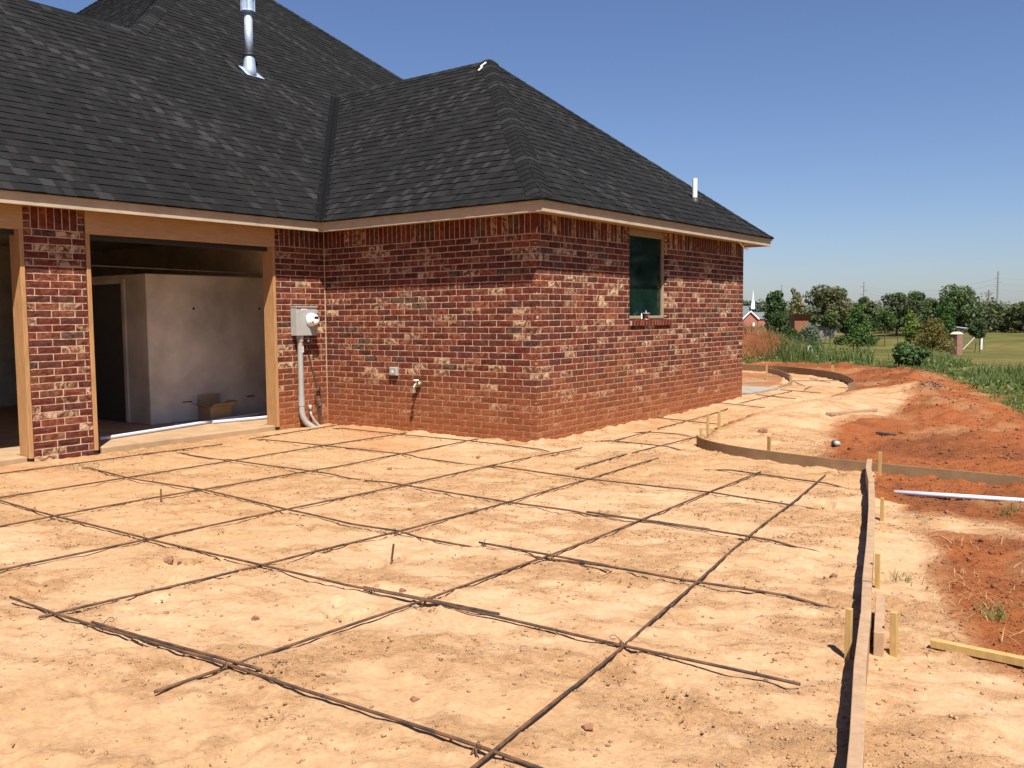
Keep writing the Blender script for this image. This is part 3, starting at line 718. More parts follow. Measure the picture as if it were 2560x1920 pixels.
# --- valley flashing
vd = np.array([-1, 1, SL]); a = np.array([XE+.03, -EV-.03, ZE-SL*.03]); bq = np.array([XE-RW+.12, 3.05-.12, ZE+SL*(RW-.12)])
vdn = vd/np.linalg.norm(vd); sa = np.cross(nX, vdn); sb = np.cross(nYm, vdn)
if sa[2] < 0: sa = -sa
if sb[2] < 0: sb = -sb
m_ = MB(); upv = np.array([0, 0, 1.0])
for q0, q1 in ((a, (a+bq)/2), ((a+bq)/2-vdn*.05, bq)):
    lift = .006 if q0 is a else .010
    sec = [(sa*.09, lift+.004), (sa*.016, lift), (np.zeros(3), lift+.024), (sb*.016, lift), (sb*.09, lift+.004)]
    V = [q+s_+upv*h for q in (q0, q1) for s_, h in sec]; m_.add(V, [(j, j+1, 6+j, 5+j) for j in range(4)])
m_.build("valley_flashing", M_VALLEY, house)
# --- flue pipe on the main slope
fp = np.array([-6.66, 1.19, gz_(-6.66)])
m_ = MB()
m_.lathe(fp, [(.125, -.12), (.105, .05), (.082, .27), (.078, .28)], 20)
flue = m_.build("flue_pipe", M_GALV, house, 0, True)
m_ = MB(); m_.lathe(fp, [(.068, .2), (.066, .97)], 20); m_.build("pipe", M_GALV, flue, 0, True)
m_ = MB(); m_.lathe(fp, [(.095, .265), (.102, .272), (.098, .298), (.07, .305)], 20); m_.build("storm_collar", M_BLACK, flue, 0, True)
m_ = MB(); m_.lathe(fp, [(.08, .96), (.112, .985), (.112, 1.0), (.10, 1.01)], 20); m_.lathe(fp, [(.085, 1.0), (.085, 1.24)], 20); m_.lathe(fp, [(.115, 1.24), (.12, 1.25), (.10, 1.31), (.04, 1.34)], 20)
for k in range(8): m_.box(fp[0]+.103*math.cos(k*PI/4)-.010, fp[0]+.103*math.cos(k*PI/4)+.010, fp[1]+.103*math.sin(k*PI/4)-.010, fp[1]+.103*math.sin(k*PI/4)+.010, fp[2]+.99, fp[2]+1.25)
m_.build("cap", M_GALV, flue)
m_ = MB(); ax_ = np.array([0, 1.0, 0]); ud = np.array([-1, 0, SL])/SF
q = lambda u, w, h: fp+ax_*u+ud*w+nX*h
m_.add([q(-.13, -.13, .018), q(.20, -.16, .02), q(.14, .16, .012), q(-.14, .16, .012), q(-.13, -.13, .012), q(.20, -.16, .012)], [(0, 1, 2, 3), (4, 5, 1, 0)])
m_.add([q(-.17, -.1, .018), q(-.22, .16, .05), q(-.18, .16, .012)], [(0, 1, 2)])
m_.build("flashing", M_GALV, flue)
# --- pvc plumbing vent
vp = np.array([-.288, 4.71, ZE+SL*(EV+.288)])
vent = MB().lathe(vp, [(.038, -.05), (.038, .345), (.032, .346), (.032, .30)], 16).build("vent_pipe", M_PVCW, house, 0, False)
MB().lathe(vp, [(.10, -.08), (.075, .0), (.048, .045), (.04, .05)], 16).build("rubber_boot", M_BLACK, vent, 0, True)
# --- loose white strip near the peak and cable at the eave
m_ = MB(); sA = lambda x, y: (x, y, ZE+SL*(y+EV)+.03)
pts = [sA(-3.03, 2.74), (sA(-3.025, 2.83)), sA(-3.08, 2.86), sA(-3.04, 2.95)]
m_.tube(pts, .013, 6); tag(m_.build("packing_strip", M_WHITE), "crumpled white strip lying on the roof just below the wing's peak", "litter")
m_ = MB(); m_.tube([(.10, 5.55, 2.645), (.12, 5.62, 2.60), (.13, 5.70, 2.555), (.14, 5.82, 2.54)], .012, 6)
tag(m_.build("hanging_cable", M_PVCW), "short white cable end hanging from the soffit near the far corner", "cable")

# ------------------------------------------------------------------ fixtures on the walls
em = thing("electric_meter", "grey electric meter box with round glass meter and conduit on brick by the garage", "meter", (-La, -.44, .04))
x0 = -La+.004; xf = -La+.13
MB().box(x0, xf, -.612, -.262, 1.242, 1.615).build("box", M_METER, em, .006)
MB().box(x0, xf+.012, -.617, -.257, 1.6155, 1.632).build("hood", M_METER, em, .004)
m_ = MB(); m_.lathe((xf, -.365, 1.452), [(.088, 0), (.088, .022), (.072, .03), (.070, .085), (.055, .10), (.0, .104)], 24, 'x'); gm = m_.build("meter", M_WHITE, em, 0, True)
m_ = MB(); m_.box(xf+.098, xf+.108, -.40, -.33, 1.468, 1.50); m_.box(xf+.088, xf+.1, -.425, -.38, 1.412, 1.436); m_.build("display", M_BLACK, gm)
MB().lathe((xf, -.365, 1.452), [(.098, .001), (.098, .014)], 24, 'x').build("ring", M_GALV, gm, 0, True)
m_ = MB(); m_.box(xf+.001, xf+.003, -.53, -.44, 1.578, 1.60); m_.build("label_plate", M_WHITE, em)
m_ = MB(); m_.box(xf+.0035, xf+.0045, -.515, -.497, 1.583, 1.595); m_.box(xf+.0035, xf+.0045, -.478, -.455, 1.583, 1.595); m_.build("red_print", M_RED, em)
cx, cy = -La+.065, -.512
m_ = MB(); m_.tube([(cx, cy, 1.20), (cx, cy, .36)], .037, 16, False); m_.tube([(cx, cy, .44), (cx, cy, .30)], .044, 16, False)
m_.tube([(cx, cy, .31), (cx, cy, .22), (cx+.005, cy+.012, .15), (cx+.02, cy+.045, .08), (cx+.045, cy+.095, .03), (cx+.085, cy+.16, -.03), (cx+.12, cy+.22, -.08)], .040, 16, False)
m_.build("conduit", M_PVCG, em, 0, True)
m_ = MB(); m_.lathe((cx, cy, 0), [(.045, 1.165), (.045, 1.205), (.052, 1.21), (.052, 1.242)], 8); m_.build("coupling", M_PVCG, em)
m_ = MB(); m_.box(cx+.0375, cx+.039, cy-.006, cy+.026, 1.02, 1.11); m_.build("sticker", M_WHITE, em)
m_ = MB(); m_.box(cx+.0392, cx+.0402, cy-.006, cy+.026, 1.10, 1.116); m_.build("sticker_heading", M_RED, em)
m_ = MB()
for k in range(6): m_.box(cx+.0392, cx+.0400, cy-.002, cy+.012+.01*(k % 2), 1.028+k*.011, 1.033+k*.011)
m_.build("sticker_print", M_BLACK, em)
m_ = MB(); m_.box(xf-.05, xf-.03, -.405, -.385, 1.16, 1.19); m_.tube([(xf-.04, -.40, 1.19), (xf-.04, -.40, 1.225), (xf-.04, -.39, 1.225), (xf-.04, -.39, 1.19)], .003, 5); m_.build("seal_tag", M_BLUE, em)
m_ = MB(); m_.tube([(-La+.05, -.355, .23), (-La+.052, -.345, .16), (-La+.075, -.31, .08), (-La+.11, -.25, .0), (-La+.15, -.20, -.05)], .017, 10)
m_.tube([(-La+.05, -.356, .30), (-La+.05, -.354, .22)], .022, 10)
tag(m_.build("conduit_stub", M_PVCG, None, 0, True), "short capped grey conduit elbow beside the meter's big conduit", "conduit")
m_ = MB(); r = random.Random(4)
for k in range(6):
    a_ = r.uniform(.04, .065); h_ = r.uniform(.10, .135); ph = r.uniform(0, 6)
    m_.tube([(-La+.03+.012*k/6+.006*math.sin(3*t+ph), -.19+a_*math.sin(t)*1.0, .40+h_*math.cos(t)) for t in np.linspace(0, 2*PI, 22)], .0045, 5, False)
for k in range(4):
    m_.tube([(-La+.03, -.215+.02*k, .30), (-La+.035, -.20+.018*k, .15), (-La+.05, -.19+.03*k, -.02)], .005, 5)
m_.tube([(-La+.07, -.34, 1.24), (-La+.02, -.33, 1.0), (-La+.02, -.27, .75), (-La+.025, -.20, .53)], .0055, 5)
m_.tube([(-La+.02, -.265, .76), (-La+.03, -.19, .65), (-La+.03, -.20, .52)], .005, 5)
tag(m_.build("wire_coil", M_COPPER), "coil of thin dark ground wire hanging on brick by the inner corner", "wire")
ow = thing("outdoor_outlet", "small grey weatherproof outlet box on the left-facing brick wall", "outlet", (-2.26, 0, .72))
MB().box(-2.325, -2.195, -.045, -.001, .722, .832).build("box", M_METER, ow, .006)
MB().box(-2.315, -2.205, -.052, -.0455, .732, .822).build("cover", M_PVCG, ow, .004); MB().box(-2.272, -2.245, -.056, -.0525, .762, .79).build("socket", M_WHITE, ow)
hb = thing("hose_faucet", "brass garden hose faucet sticking out of the left-facing brick wall", "faucet", (-1.82, 0, .6))
m_ = MB(); m_.lathe((-1.82, -.05, .63), [(.03, 0), (.032, .05)], 12, 'y'); m_.tube([(-1.82, -.02, .63), (-1.82, -.09, .63), (-1.82, -.12, .60), (-1.82, -.13, .555)], .016, 10); m_.build("spout", M_BRASS, hb, 0, True)
m_ = MB(); m_.lathe((-1.82, -.075, .675), [(.008, -.04), (.008, 0), (.036, .002), (.036, .012), (.01, .014)], 10); m_.build("handle", M_WHITE, hb)
m_ = MB(); m_.lathe((-1.81, -.135, .545), [(.026, -.02), (.026, .02)], 10); m_.build("vacuum_cap", M_BRASS, hb)
cn = thing("sill_can", "small dark red tin with a lid standing on the window's brick sill", "can", (-.01, 2.62, 1.415))
cc = np.array([-.01, 2.62, 1.415])
MB().lathe(cc, [(.032, 0), (.034, .03), (.045, .065), (.047, .085)], 18).build("tin", M_DKRED, cn, 0, True)
m_ = MB(); m_.lathe(cc, [(.058, .086), (.058, .092), (.036, .095)], 18); m_.lathe(cc, [(.008, .095), (.008, .12), (.013, .125)], 10); m_.build("lid", M_GALV, cn)
m_ = MB(); m_.lathe(cc, [(.0335, .003), (.0342, .013)], 18); m_.build("base_band", M_WHITE, cn)
m_ = MB(); m_.lathe(cc+np.array([.043, -.018, .053]), [(.018, 0), (.018, .004)], 14, 'x'); m_.build("round_label", M_RED, cn)
st_ = thing("caulk_tube", "thin white tube with nozzle standing against the window pane", "tube", (-.035, 2.53, 1.425))
MB().lathe((-.03, 2.53, 1.415), [(.012, .0), (.012, .012)], 10).build("foot", M_BLACK, st_)
MB().lathe((-.03, 2.53, 1.427), [(.010, 0), (.010, .055), (.004, .07), (.003, .08)], 12).build("barrel", M_WHITE, st_)
# things inside the garage
bx = thing("cardboard_box", "open cardboard box on the garage floor against the concrete shelter", "box", (-4.9, -.93, .068))
x0, x1, y0, y1, z0, z1 = -4.97, -4.72, -1.10, -.76, .07, .26
m_ = MB(); m_.box(x0, x1, y0, y0+.006, z0, z1); m_.box(x0, x1, y1-.006, y1, z0, z1); m_.box(x0, x0+.006, y0+.006, y1-.006, z0, z1); m_.box(x1-.006, x1, y0+.006, y1-.006, z0, z1); m_.box(x0+.006, x1-.006, y0+.006, y1-.006, z0, z0+.006); m_.build("carton", M_CARD, bx)
for pts in (((x0, y0, z1), (x0, y1, z1), (x0-.02, y1, z1+.16), (x0-.02, y0, z1+.16)), ((x1, y0, z1), (x1, y1, z1), (x1+.11, y1, z1+.05), (x1+.11, y0, z1+.05)), ((x0, y1, z1), (x1, y1, z1), (x1, y1+.12, z1+.06), (x0, y1+.12, z1+.06)), ((x0, y0, z1), (x1, y0, z1), (x1, y0-.13, z1+.05), (x0, y0-.13, z1+.05))):
    m_ = MB(); m_.add(list(pts)+[(a_[0], a_[1], a_[2]+.004) for a_ in pts], [(0, 1, 2, 3), (7, 6, 5, 4), (0, 4, 5, 1), (1, 5, 6, 2), (2, 6, 7, 3), (3, 7, 4, 0)]); m_.build("flap", M_CARD, bx)
tag(MB().tube([(-4.12, -3.0, .092), (-4.35, -2.0, .093), (-4.62, -.9, .095), (-4.75, -.1, .10)], .022, 12).build("conduit_pipe", M_PVCL), "longer upper grey plastic pipe lying across the garage bay floor", "pipe")
tag(MB().tube([(-4.46, -1.25, .091), (-4.36, -.6, .091), (-4.33, -.15, .091)], .022, 12).build("conduit_pipe", M_PVCL), "shorter lower grey plastic pipe on the slab by the cedar post", "pipe")
tag(MB().tube([(-4.62, -1.72, .09), (-4.55, -1.2, .09)], .018, 10).build("conduit_pipe", M_PVCG), "stub of dark grey pipe lying behind the long pipes in garage", "pipe")

# ------------------------------------------------------------------ rebar mat
BARS = [[(-3.02, -5.2), (-3.04, -2.1)], [(-3.12, -1.67), (-3.26, -.09)], [(-1.83, -5.6), (-1.86, -1.28), (-1.9, -.19)], [(-.78, -6.2), (-.77, -5.18), (-.66, -2.41), (-.76, -.14)],
 [(.36, -6.6), (.46, -5.17), (.53, -3.47), (.57, -1.61), (.63, -.03)], [(1.47, -6.32), (1.59, -5.42), (1.66, -4.49)], [(1.635, -4.69), (1.68, -4.01), (1.72, -2.85), (1.73, -1.66), (1.69, -.23)],
 [(2.75, -6.48), (2.77, -6.16), (2.81, -5.54), (2.85, -5.0), (2.89, -3.92), (2.87, -2.76), (2.85, -.45)], [(4.17, -6.35), (4.0, -5.0), (3.77, -3.41), (3.39, -.26)],
 [(1.35, -1.29), (1.29, -.21)], [(1.27, -.03), (1.26, 1.58)], [(.63, .69), (.58, 1.67)], [(.56, 1.9), (.38, 4.51)], [(1.02, 3.41), (1.0, 4.21), (.97, 5.52)], [(.31, 5.11), (.3, 7.55)]]
CROSS = [[(1.03, -6.26), (1.49, -6.25), (2.77, -6.16), (3.46, -6.13), (4.08, -6.11), (4.9, -6.09)], [(1.77, -6.205), (2.95, -6.125)], [(-3.2, -5.12), (-.76, -5.17), (.46, -5.16), (1.61, -5.12), (2.33, -5.1), (2.85, -5.04), (4.0, -5.0), (4.78, -4.95)], [(2.44, -5.07), (3.31, -4.995)],
 [(-2.91, -3.91), (-1.77, -4.0), (-.67, -3.95), (.53, -4.05), (.97, -4.05), (1.27, -4.06), (1.68, -4.01), (2.22, -4.0), (2.9, -3.94), (3.76, -3.94), (4.62, -3.87)], [(2.35, -3.97), (3.3, -3.925)],
 [(-2.99, -2.78), (-1.73, -2.81), (-.58, -2.82), (.15, -2.80), (.9, -2.83), (1.73, -2.84), (2.3, -2.82), (2.91, -2.79), (3.67, -2.8), (4.40, -2.85)], [(2.43, -2.79), (3.4, -2.775)],
 [(-3.12, -1.67), (-1.59, -1.59), (-.59, -1.56), (.06, -1.6), (.82, -1.63), (1.74, -1.69), (2.91, -1.63), (4.0, -1.71)], [(-3.2, -.36), (-.77, -.35), (.51, -.43), (.62, -.40)], [(2.29, -.46), (2.86, -.55), (3.79, -.70)],
 [(.34, .59), (1.65, .54)], [(.33, 1.5), (1.27, 1.62)], [(.03, 2.89), (1.03, 2.7)], [(-.1, 5.04), (.87, 4.75)], [(.05, 6.48), (.86, 6.15)], [(.0, 7.76), (.83, 7.5)], [(-1.13, 11.31), (.15, 9.01)], [(-.82, 11.79), (.03, 10.62)], [(-.95, 10.85), (.01, 11.41)], [(-.33, 8.72), (.8, 9.4)], [(.37, 7.98), (.17, 9.02)]]
mat_ = thing("rebar_mat", "grid of rusty steel reinforcing bars laid out across the sandy driveway bed", "rebar", (1, -3, 0))
def densify(pl, st=.18):
    out = []
    for (xa, ya), (xb, yb) in zip(pl[:-1], pl[1:]):
        n_ = max(1, int(math.hypot(xb-xa, yb-ya)/st))
        out += [(xa+(xb-xa)*t/n_, ya+(yb-ya)*t/n_) for t in range(n_)]
    out.append(pl[-1]); return np.array(out, float)
for lst, zo in ((BARS, .013), (CROSS, .020)):
    for i, pl_ in enumerate(lst):
        q = densify(pl_, .09); h = gz_at(q[:, 0], q[:, 1])
        ker = np.hanning(35); ker /= ker.sum(); hm = np.max(np.stack([np.pad(h, 3, mode='edge')[k:k+len(h)] for k in range(7)]), 0); h = .55*hm+.45*h; hs = np.convolve(np.pad(h, 17, mode='edge'), ker, 'valid')
        d_ = np.linspace(0, 1, len(q)); wob = (fbm(q[:, 0]*1.3, q[:, 1]*1.3, 2, 200+i)-.5)
        z = np.maximum(hs+zo+wob*.008, hs*0-.01); x = q[:, 0]+(fbm(q[:, 1]*.7+i*3, q[:, 0]*0+i, 2, 7)-.5)*.03*(lst is BARS); y = q[:, 1]+(fbm(q[:, 0]*.7+i*3, q[:, 1]*0+i, 2, 9)-.5)*.03*(lst is CROSS)
        if lst is CROSS and i in (4, 6, 8):      # half buried stretches
            z = z-.019*sstep(.48, .60, fbm(q[:, 0]*.9+i, q[:, 1]*0+i, 2, 77))
        if lst is CROSS and i > 3 and i not in (5, 7) and pl_[0][1] < 2.5:
            sl_ = np.concatenate([[0], np.cumsum(np.hypot(np.diff(x), np.diff(y)))]); e_ = np.minimum(sl_, sl_[-1]-sl_); z = z-.034*(1-sstep(0, .30, e_))
        m_ = MB(); m_.tube(np.stack([x, y, z], -1), .0068, 7); m_.build("bar", M_REBAR, mat_, 0, True)
for i, (x, y) in enumerate([(2.77, -6.16), (1.85, -6.2), (4.08, -6.11), (2.85, -5.04), (2.5, -5.06), (4.0, -5.0), (2.9, -3.94), (2.40, -3.98), (3.77, -3.93), (1.68, -4.03), (-.77, -3.96), (.46, -5.16), (2.91, -2.79), (1.73, -2.83)]):
    m_ = MB(); r = random.Random(i); z0 = float(gz_at(x, y)[0])+.02; th = r.uniform(0, 6); h_ = r.uniform(.02, .045)
    ux, uy = math.cos(th), math.sin(th)
    m_.tube([(x, y, z0), (x+ux*.01, y+uy*.01, z0+h_*.6), (x+ux*.03, y+uy*.03, z0+h_), (x+ux*.05, y+uy*.05, z0+h_*.85), (x+ux*.045, y+uy*.045, z0+h_*.5), (x+ux*.025, y+uy*.025, z0+h_*.55)], .0018, 5)
    m_.tube([(x-.012, y-.012, z0-.01), (x, y, z0+.012), (x+.012, y+.012, z0-.01)], .0035, 5); m_.tube([(x-.012, y+.012, z0-.01), (x, y, z0+.013), (x+.012, y-.012, z0-.01)], .0035, 5)
    m_.build("tie_wire", M_REBAR, mat_)
tag(MB().tube([(-.60, -4.39, -.03), (-.60, -4.385, .115)], .0065, 8).build("rebar_pin", M_REBAR), "upright steel pin in the sand nearer the garage pier", "pin", "steel pins in the sand")
tag(MB().tube([(2.12, -4.53, -.03), (2.135, -4.52, .10)], .0065, 8).build("rebar_pin", M_REBAR), "upright steel pin standing alone in the middle of the sand", "pin", "steel pins in the sand")

# ------------------------------------------------------------------ form boards
def strip(name, pts, h, t, mat, label, cat, z0=-.03, group=None, zt=None):
    """standing strip following pts (x, y); each pt may carry its own top height"""
    p = np.array([q[:2] for q in pts], float); m_ = MB(); n_ = len(p)
    zt = zt if zt is not None else [h]*n_
    V = []
    for i in range(n_):
        d = p[min(i+1, n_-1)]-p[max(i-1, 0)]; d /= np.linalg.norm(d); nn = np.array([-d[1], d[0]])*t/2
        a_, b_ = p[i]+nn, p[i]-nn
        V += [(a_[0], a_[1], z0), (b_[0], b_[1], z0), (b_[0], b_[1], zt[i]), (a_[0], a_[1], zt[i])]
    F = []
    for i in range(n_-1):
        for k in range(4): F.append((i*4+k, i*4+(k+1) % 4, (i+1)*4+(k+1) % 4, (i+1)*4+k))
    F += [(3, 2, 1, 0), tuple((n_-1)*4+k for k in range(4))]
    m_.add(V, F); o = m_.build(name, mat, None, .003); tag(o, label, cat, group); return o
def smoothline(pts, n=8):
    p = [np.array(q, float) for q in pts]; p = [2*p[0]-p[1]]+p+[2*p[-1]-p[-2]]; out = []
    for i in range(1, len(p)-2):
        for t in np.linspace(0, 1, n, endpoint=False):
            a_, b_, c_, d_ = p[i-1], p[i], p[i+1], p[i+2]
            out.append(.5*((2*b_)+(-a_+c_)*t+(2*a_-5*b_+4*c_-d_)*t*t+(-a_+3*b_-3*c_+d_)*t**3))
    out.append(p[-2]); return out
strip("form_board", smoothline([(1.50, 1.06), (1.66, .82), (1.94, .60), (2.3, .42), (2.7, .31), (3.23, .20), (3.67, .17), (4.09, .15), (4.91, .13), (6.2, .10)]), .105, .012, M_HARD, "long thin brown form board curving from the walkway out to the right", "form board")
strip("form_board", [(3.66, .13), (3.78, -.35), (3.98, -1.0)], .14, .045, M_FORM, "farthest straight length of grey form lumber butting the curved brown board", "form board")
strip("form_board", [(3.985, -1.02), (4.24, -1.95), (4.50, -2.95), (4.70, -3.75)], .135, .045, M_FORM, "middle straight length of weathered form lumber along the driveway's right side", "form board")
strip("form_board", [(4.84, -4.28), (4.99, -4.9), (5.15, -5.5), (5.45, -6.7)], .135, .045, M_FORM, "nearest straight length of form lumber at the bottom right", "form board")
strip("form_board", [(4.705, -3.765), (4.84, -4.275)], .13, .045, M_FORM, "short darker filler length between two straight form boards", "form board")
strip("splice_block", [(4.80, -3.88), (4.935, -4.42)], .11, .042, M_FORM, "short splice board nailed outside the joint of the form lumber", "form board")
strip("form_board", smoothline([(-4.4, 14.3), (-3.18, 14.07), (-2.31, 13.8), (-1.35, 13.1), (-.34, 12.0), (.22, 11.0), (.64, 10.05), (.86, 9.38), (.95, 8.7)]), .17, .012, M_HARD, "far curved brown form board around the patio by the house corner", "form board", z0=-.05)
strip("form_board", smoothline([(-.16, 8.1), (-.25, 8.8), (-.55, 9.9), (-1.0, 11.1), (-1.7, 12.4), (-2.4, 13.4)]), .13, .012, M_FORM, "low pale inner form board curving away from the grey patio slab", "form board")
def stake(x, y, h, label, tilt=(0, 0), w=.036, d=.03, rz=0, group=None):
    m_ = MB(); g0 = float(gz_at(x, y)[0])
    m_.beam((x-tilt[0]*.1, y-tilt[1]*.1, g0-.12), (x+tilt[0]*h, y+tilt[1]*h, g0+h), w, d, up=(math.sin(rz), math.cos(rz), 0))
    o = m_.build("wooden_stake", M_STAKE, None, .002); tag(o, label, "stake", "stakes holding the form boards"); return o
stake(4.83, -4.50, .22, "tall pine stake inside the near form board, casting a shadow on sand", (.01, 0), .025, .025)
stake(4.985, -4.37, .19, "thick pine stake just outside the near form board splice", (-.02, .01), .028, .028)
stake(4.675, -3.45, .19, "third pine stake along the outside of the straight form lumber", (-.02, 0), .024, .022)
stake(4.265, -1.78, .17, "pine stake outside the middle length of straight form lumber", (.0, 0), .022, .022)
stake(3.80, -.06, .22, "pine stake in the corner where the straight and curved boards meet", (.0, 0), .025, .025)
stake(2.56, .52, .22, "pine stake behind the curved brown board, halfway along", (.0, 0), .042, .02, .3)
stake(1.27, 1.85, .27, "tall thin pine stake left of the pair at the walkway's edge", (.0, 0), .03)
stake(1.42, 1.85, .22, "shorter right stake of the pair at the walkway's edge", (.0, 0), .03)
stake(1.46, 1.25, .17, "small stake at the tip of the curved brown form board", (.0, 0), .026)
stake(-.43, 12.2, .30, "stake outside the far curved board beside the patio", (.0, 0), .06)
stake(-.60, 10.0, .20, "stake at the low inner form board near the patio slab", (.0, 0), .06)
stake(-1.55, 11.1, .33, "thin stake in the dug bed beyond the grey patio slab", (.0, 0), .035)
stake(-3.45, 14.35, .22, "farthest stake at the left end of the far curved board", (.0, 0), .06)
MB_ = MB(); MB_.beam((1.30, 1.86, .035), (1.55, 2.02, .05), .02, .09); tag(MB_.build("plywood_scrap", M_STAKE), "small yellow plywood scrap stuck in sand beside the pair of stakes", "board")
m_ = MB(); m_.box(-1.6, -.12, 6.55, 8.0, -.15, .11); tag(m_.build("patio_slab", M_CONCG, None, .01), "small grey concrete slab beyond the house's far corner", "slab")
m_ = MB(); m_.beam((-1.9, 8.7, .06), (-.95, 9.55, .10), .12, .025); tag(m_.build("scrap_board", M_FORM), "pale scrap board lying on soil behind the grey patio slab", "board")
m_ = MB(); m_.beam((2.16, 3.70, float(gz_at(2.16, 3.7)[0])+.025), (2.42, 4.95, float(gz_at(2.42, 4.95)[0])+.02), .09, .04); tag(m_.build("lumber_offcut", M_FORM, None, .003), "pale lumber offcut lying half buried on the sand mound", "board")
m_ = MB(); m_.beam((2.98, 2.95, .03), (3.22, 2.86, .025), .05, .02); tag(m_.build("scrap_wood", M_DOOR), "short dark slat lying alone on the red clay", "board")
m_ = MB(); m_.beam((5.09, -4.16, .02), (6.2, -4.22, .03), .035, .035, w2=.05); tag(m_.build("wooden_stake", M_STAKE, None, .002), "fallen yellow stake lying flat at the right edge", "stake")
tag(MB().tube([(4.10, -.775, .028), (4.6, -.68, .034), (5.0, -.60, .036), (6.3, -.34, .03)], .019, 14).build("plastic_pipe", M_PVCL, None, 0, True), "long pale lilac plastic pipe lying on red clay at the right", "pipe")
can = thing("drink_can", "crushed dark can lying on the red clay edge", "can", (2.89, 1.66, .03))
m_ = MB(); m_.tube([(2.85, 1.69, .035), (2.88, 1.665, .045), (2.925, 1.62, .04)], [.03, .034, .028], 12); m_.build("body", M_METER, can, 0, True)
m_ = MB(); m_.tube([(2.86, 1.683, .039), (2.90, 1.645, .045)], .0352, 12, False); m_.build("printed_band", M_DOOR, can, 0, True)

# ------------------------------------------------------------------ soil crumbs, clods, gravel, straw
OCT_V = np.array([(1, 0, 0), (-1, 0, 0), (0, 1, 0), (0, -1, 0), (0, 0, 1), (0, 0, -1)], float)
OCT_F = np.array([(0, 2, 4), (2, 1, 4), (1, 3, 4), (3, 0, 4), (2, 0, 5), (1, 2, 5), (3, 1, 5), (0, 3, 5)])
def scatter_rocks(name, P, S, Cc, mat, parent=None):
    n_ = len(P); V = OCT_V[None]*(S[:, None, None]*RNG.uniform(.55, 1.3, (n_, 6, 1)))
    th = RNG.uniform(0, 2*PI, n_); c_, s_ = np.cos(th), np.sin(th)
    x = V[..., 0]*c_[:, None]-V[..., 1]*s_[:, None]; y = V[..., 0]*s_[:, None]+V[..., 1]*c_[:, None]; z = V[..., 2]*.7+x*RNG.uniform(-.4, .4, (n_, 1))
    V = np.stack([x, y, z], -1)+P[:, None]; F = OCT_F[None]+(np.arange(n_)*6)[:, None, None]
    me_ = np_mesh(name, V.reshape(-1, 3), [F.reshape(-1, 3)], mat, np.repeat(np.concatenate([Cc, np.ones((n_, 1))], 1), 6, 0))
    return link_mesh(name, me_, parent)
n_ = 190000
X = np.concatenate([RNG.uniform(-3.5, 5.8, n_), RNG.uniform(1.0, 5.9, n_//3)]); Y = np.concatenate([RNG.uniform(-7.6, 2.0, n_), RNG.uniform(-6.5, 9, n_//3)])
z_, c_, cm_, lot_, red_ = ground(X, Y)
clus = sstep(.48, .66, fbm(X*2.3, Y*2.3, 3, 300)); keep = (RNG.random(len(X)) < (.05+.9*cm_*(.3+.7*clus))*np.clip(9/np.hypot(X-CAM[0], Y-CAM[1]), 0, 1.4)*.8) & (lot_ > .5) & ~((X < .05) & (Y > -.03)) & (X > -3.5)
X, Y, z_, c_, red_ = X[keep], Y[keep], z_[keep], c_[keep], red_[keep]
S = .0026+.0095*RNG.random(len(X))**4
cc_ = c_*RNG.uniform(.6, 1.0, (len(X), 1))
tag(scatter_rocks("soil_crumbs", np.stack([X, Y, z_+S*.2], -1), S, cc_, M_CRUMB), "fine crumbs of sand and clay strewn over the driveway bed", "soil", kind="stuff")
n_ = 30000
X = RNG.uniform(-6, 6.5, n_); Y = RNG.uniform(-4.3, 18, n_); z_, c_, cm_, lot_, red_ = ground(X, Y); s_ = sedge(X, Y)
keep = (lot_ > .5) & (red_ > .5) & (RNG.random(n_) < .22+.78*np.exp(-((s_+1.1)/.9)**2)) & (X > -.1)
X, Y, z_, c_ = X[keep], Y[keep], z_[keep], c_[keep]; S = .007+.032*RNG.random(len(X))**5
tag(scatter_rocks("clay_clods", np.stack([X, Y, z_+S*.2], -1), S, c_*RNG.uniform(.7, 1.05, (len(X), 1)), M_CRUMB), "broken red clay clods along the weedy edge of the lot", "soil", kind="stuff")
CLODS = [(1.97, 1.85, .055, "fist-sized red clod on the pale sand beyond the form board's tip"), (2.62, -4.95, .022, "small red clod just beside the crossing bars near the centre"), (1.05, -5.35, .035, "reddish clod pair lying in sand at the left"), (3.6, -5.9, .018, "small red stone in the sand at the bottom centre"), (4.3, -5.75, .02, "red clod in the sand at bottom right of the bars"), (1.2, -3.4, .018, "dark red clod in sand inside the middle of the grid"), (-.2, -2.2, .025, "red clod on pale sand between bars and brick corner"), (2.35, -5.7, .022, "brown pebble between the two nearest cross bars"), (.1, -1.2, .022, "orange clod near the house's front corner"), (4.4, -3.3, .022, "brown clod by the straight form lumber"), (1.9, -5.9, .014, "tiny brown pebble in sand near the double bar"), (3.05, -6.2, .012, "tiny brown pebble near the bottom cross bar")]
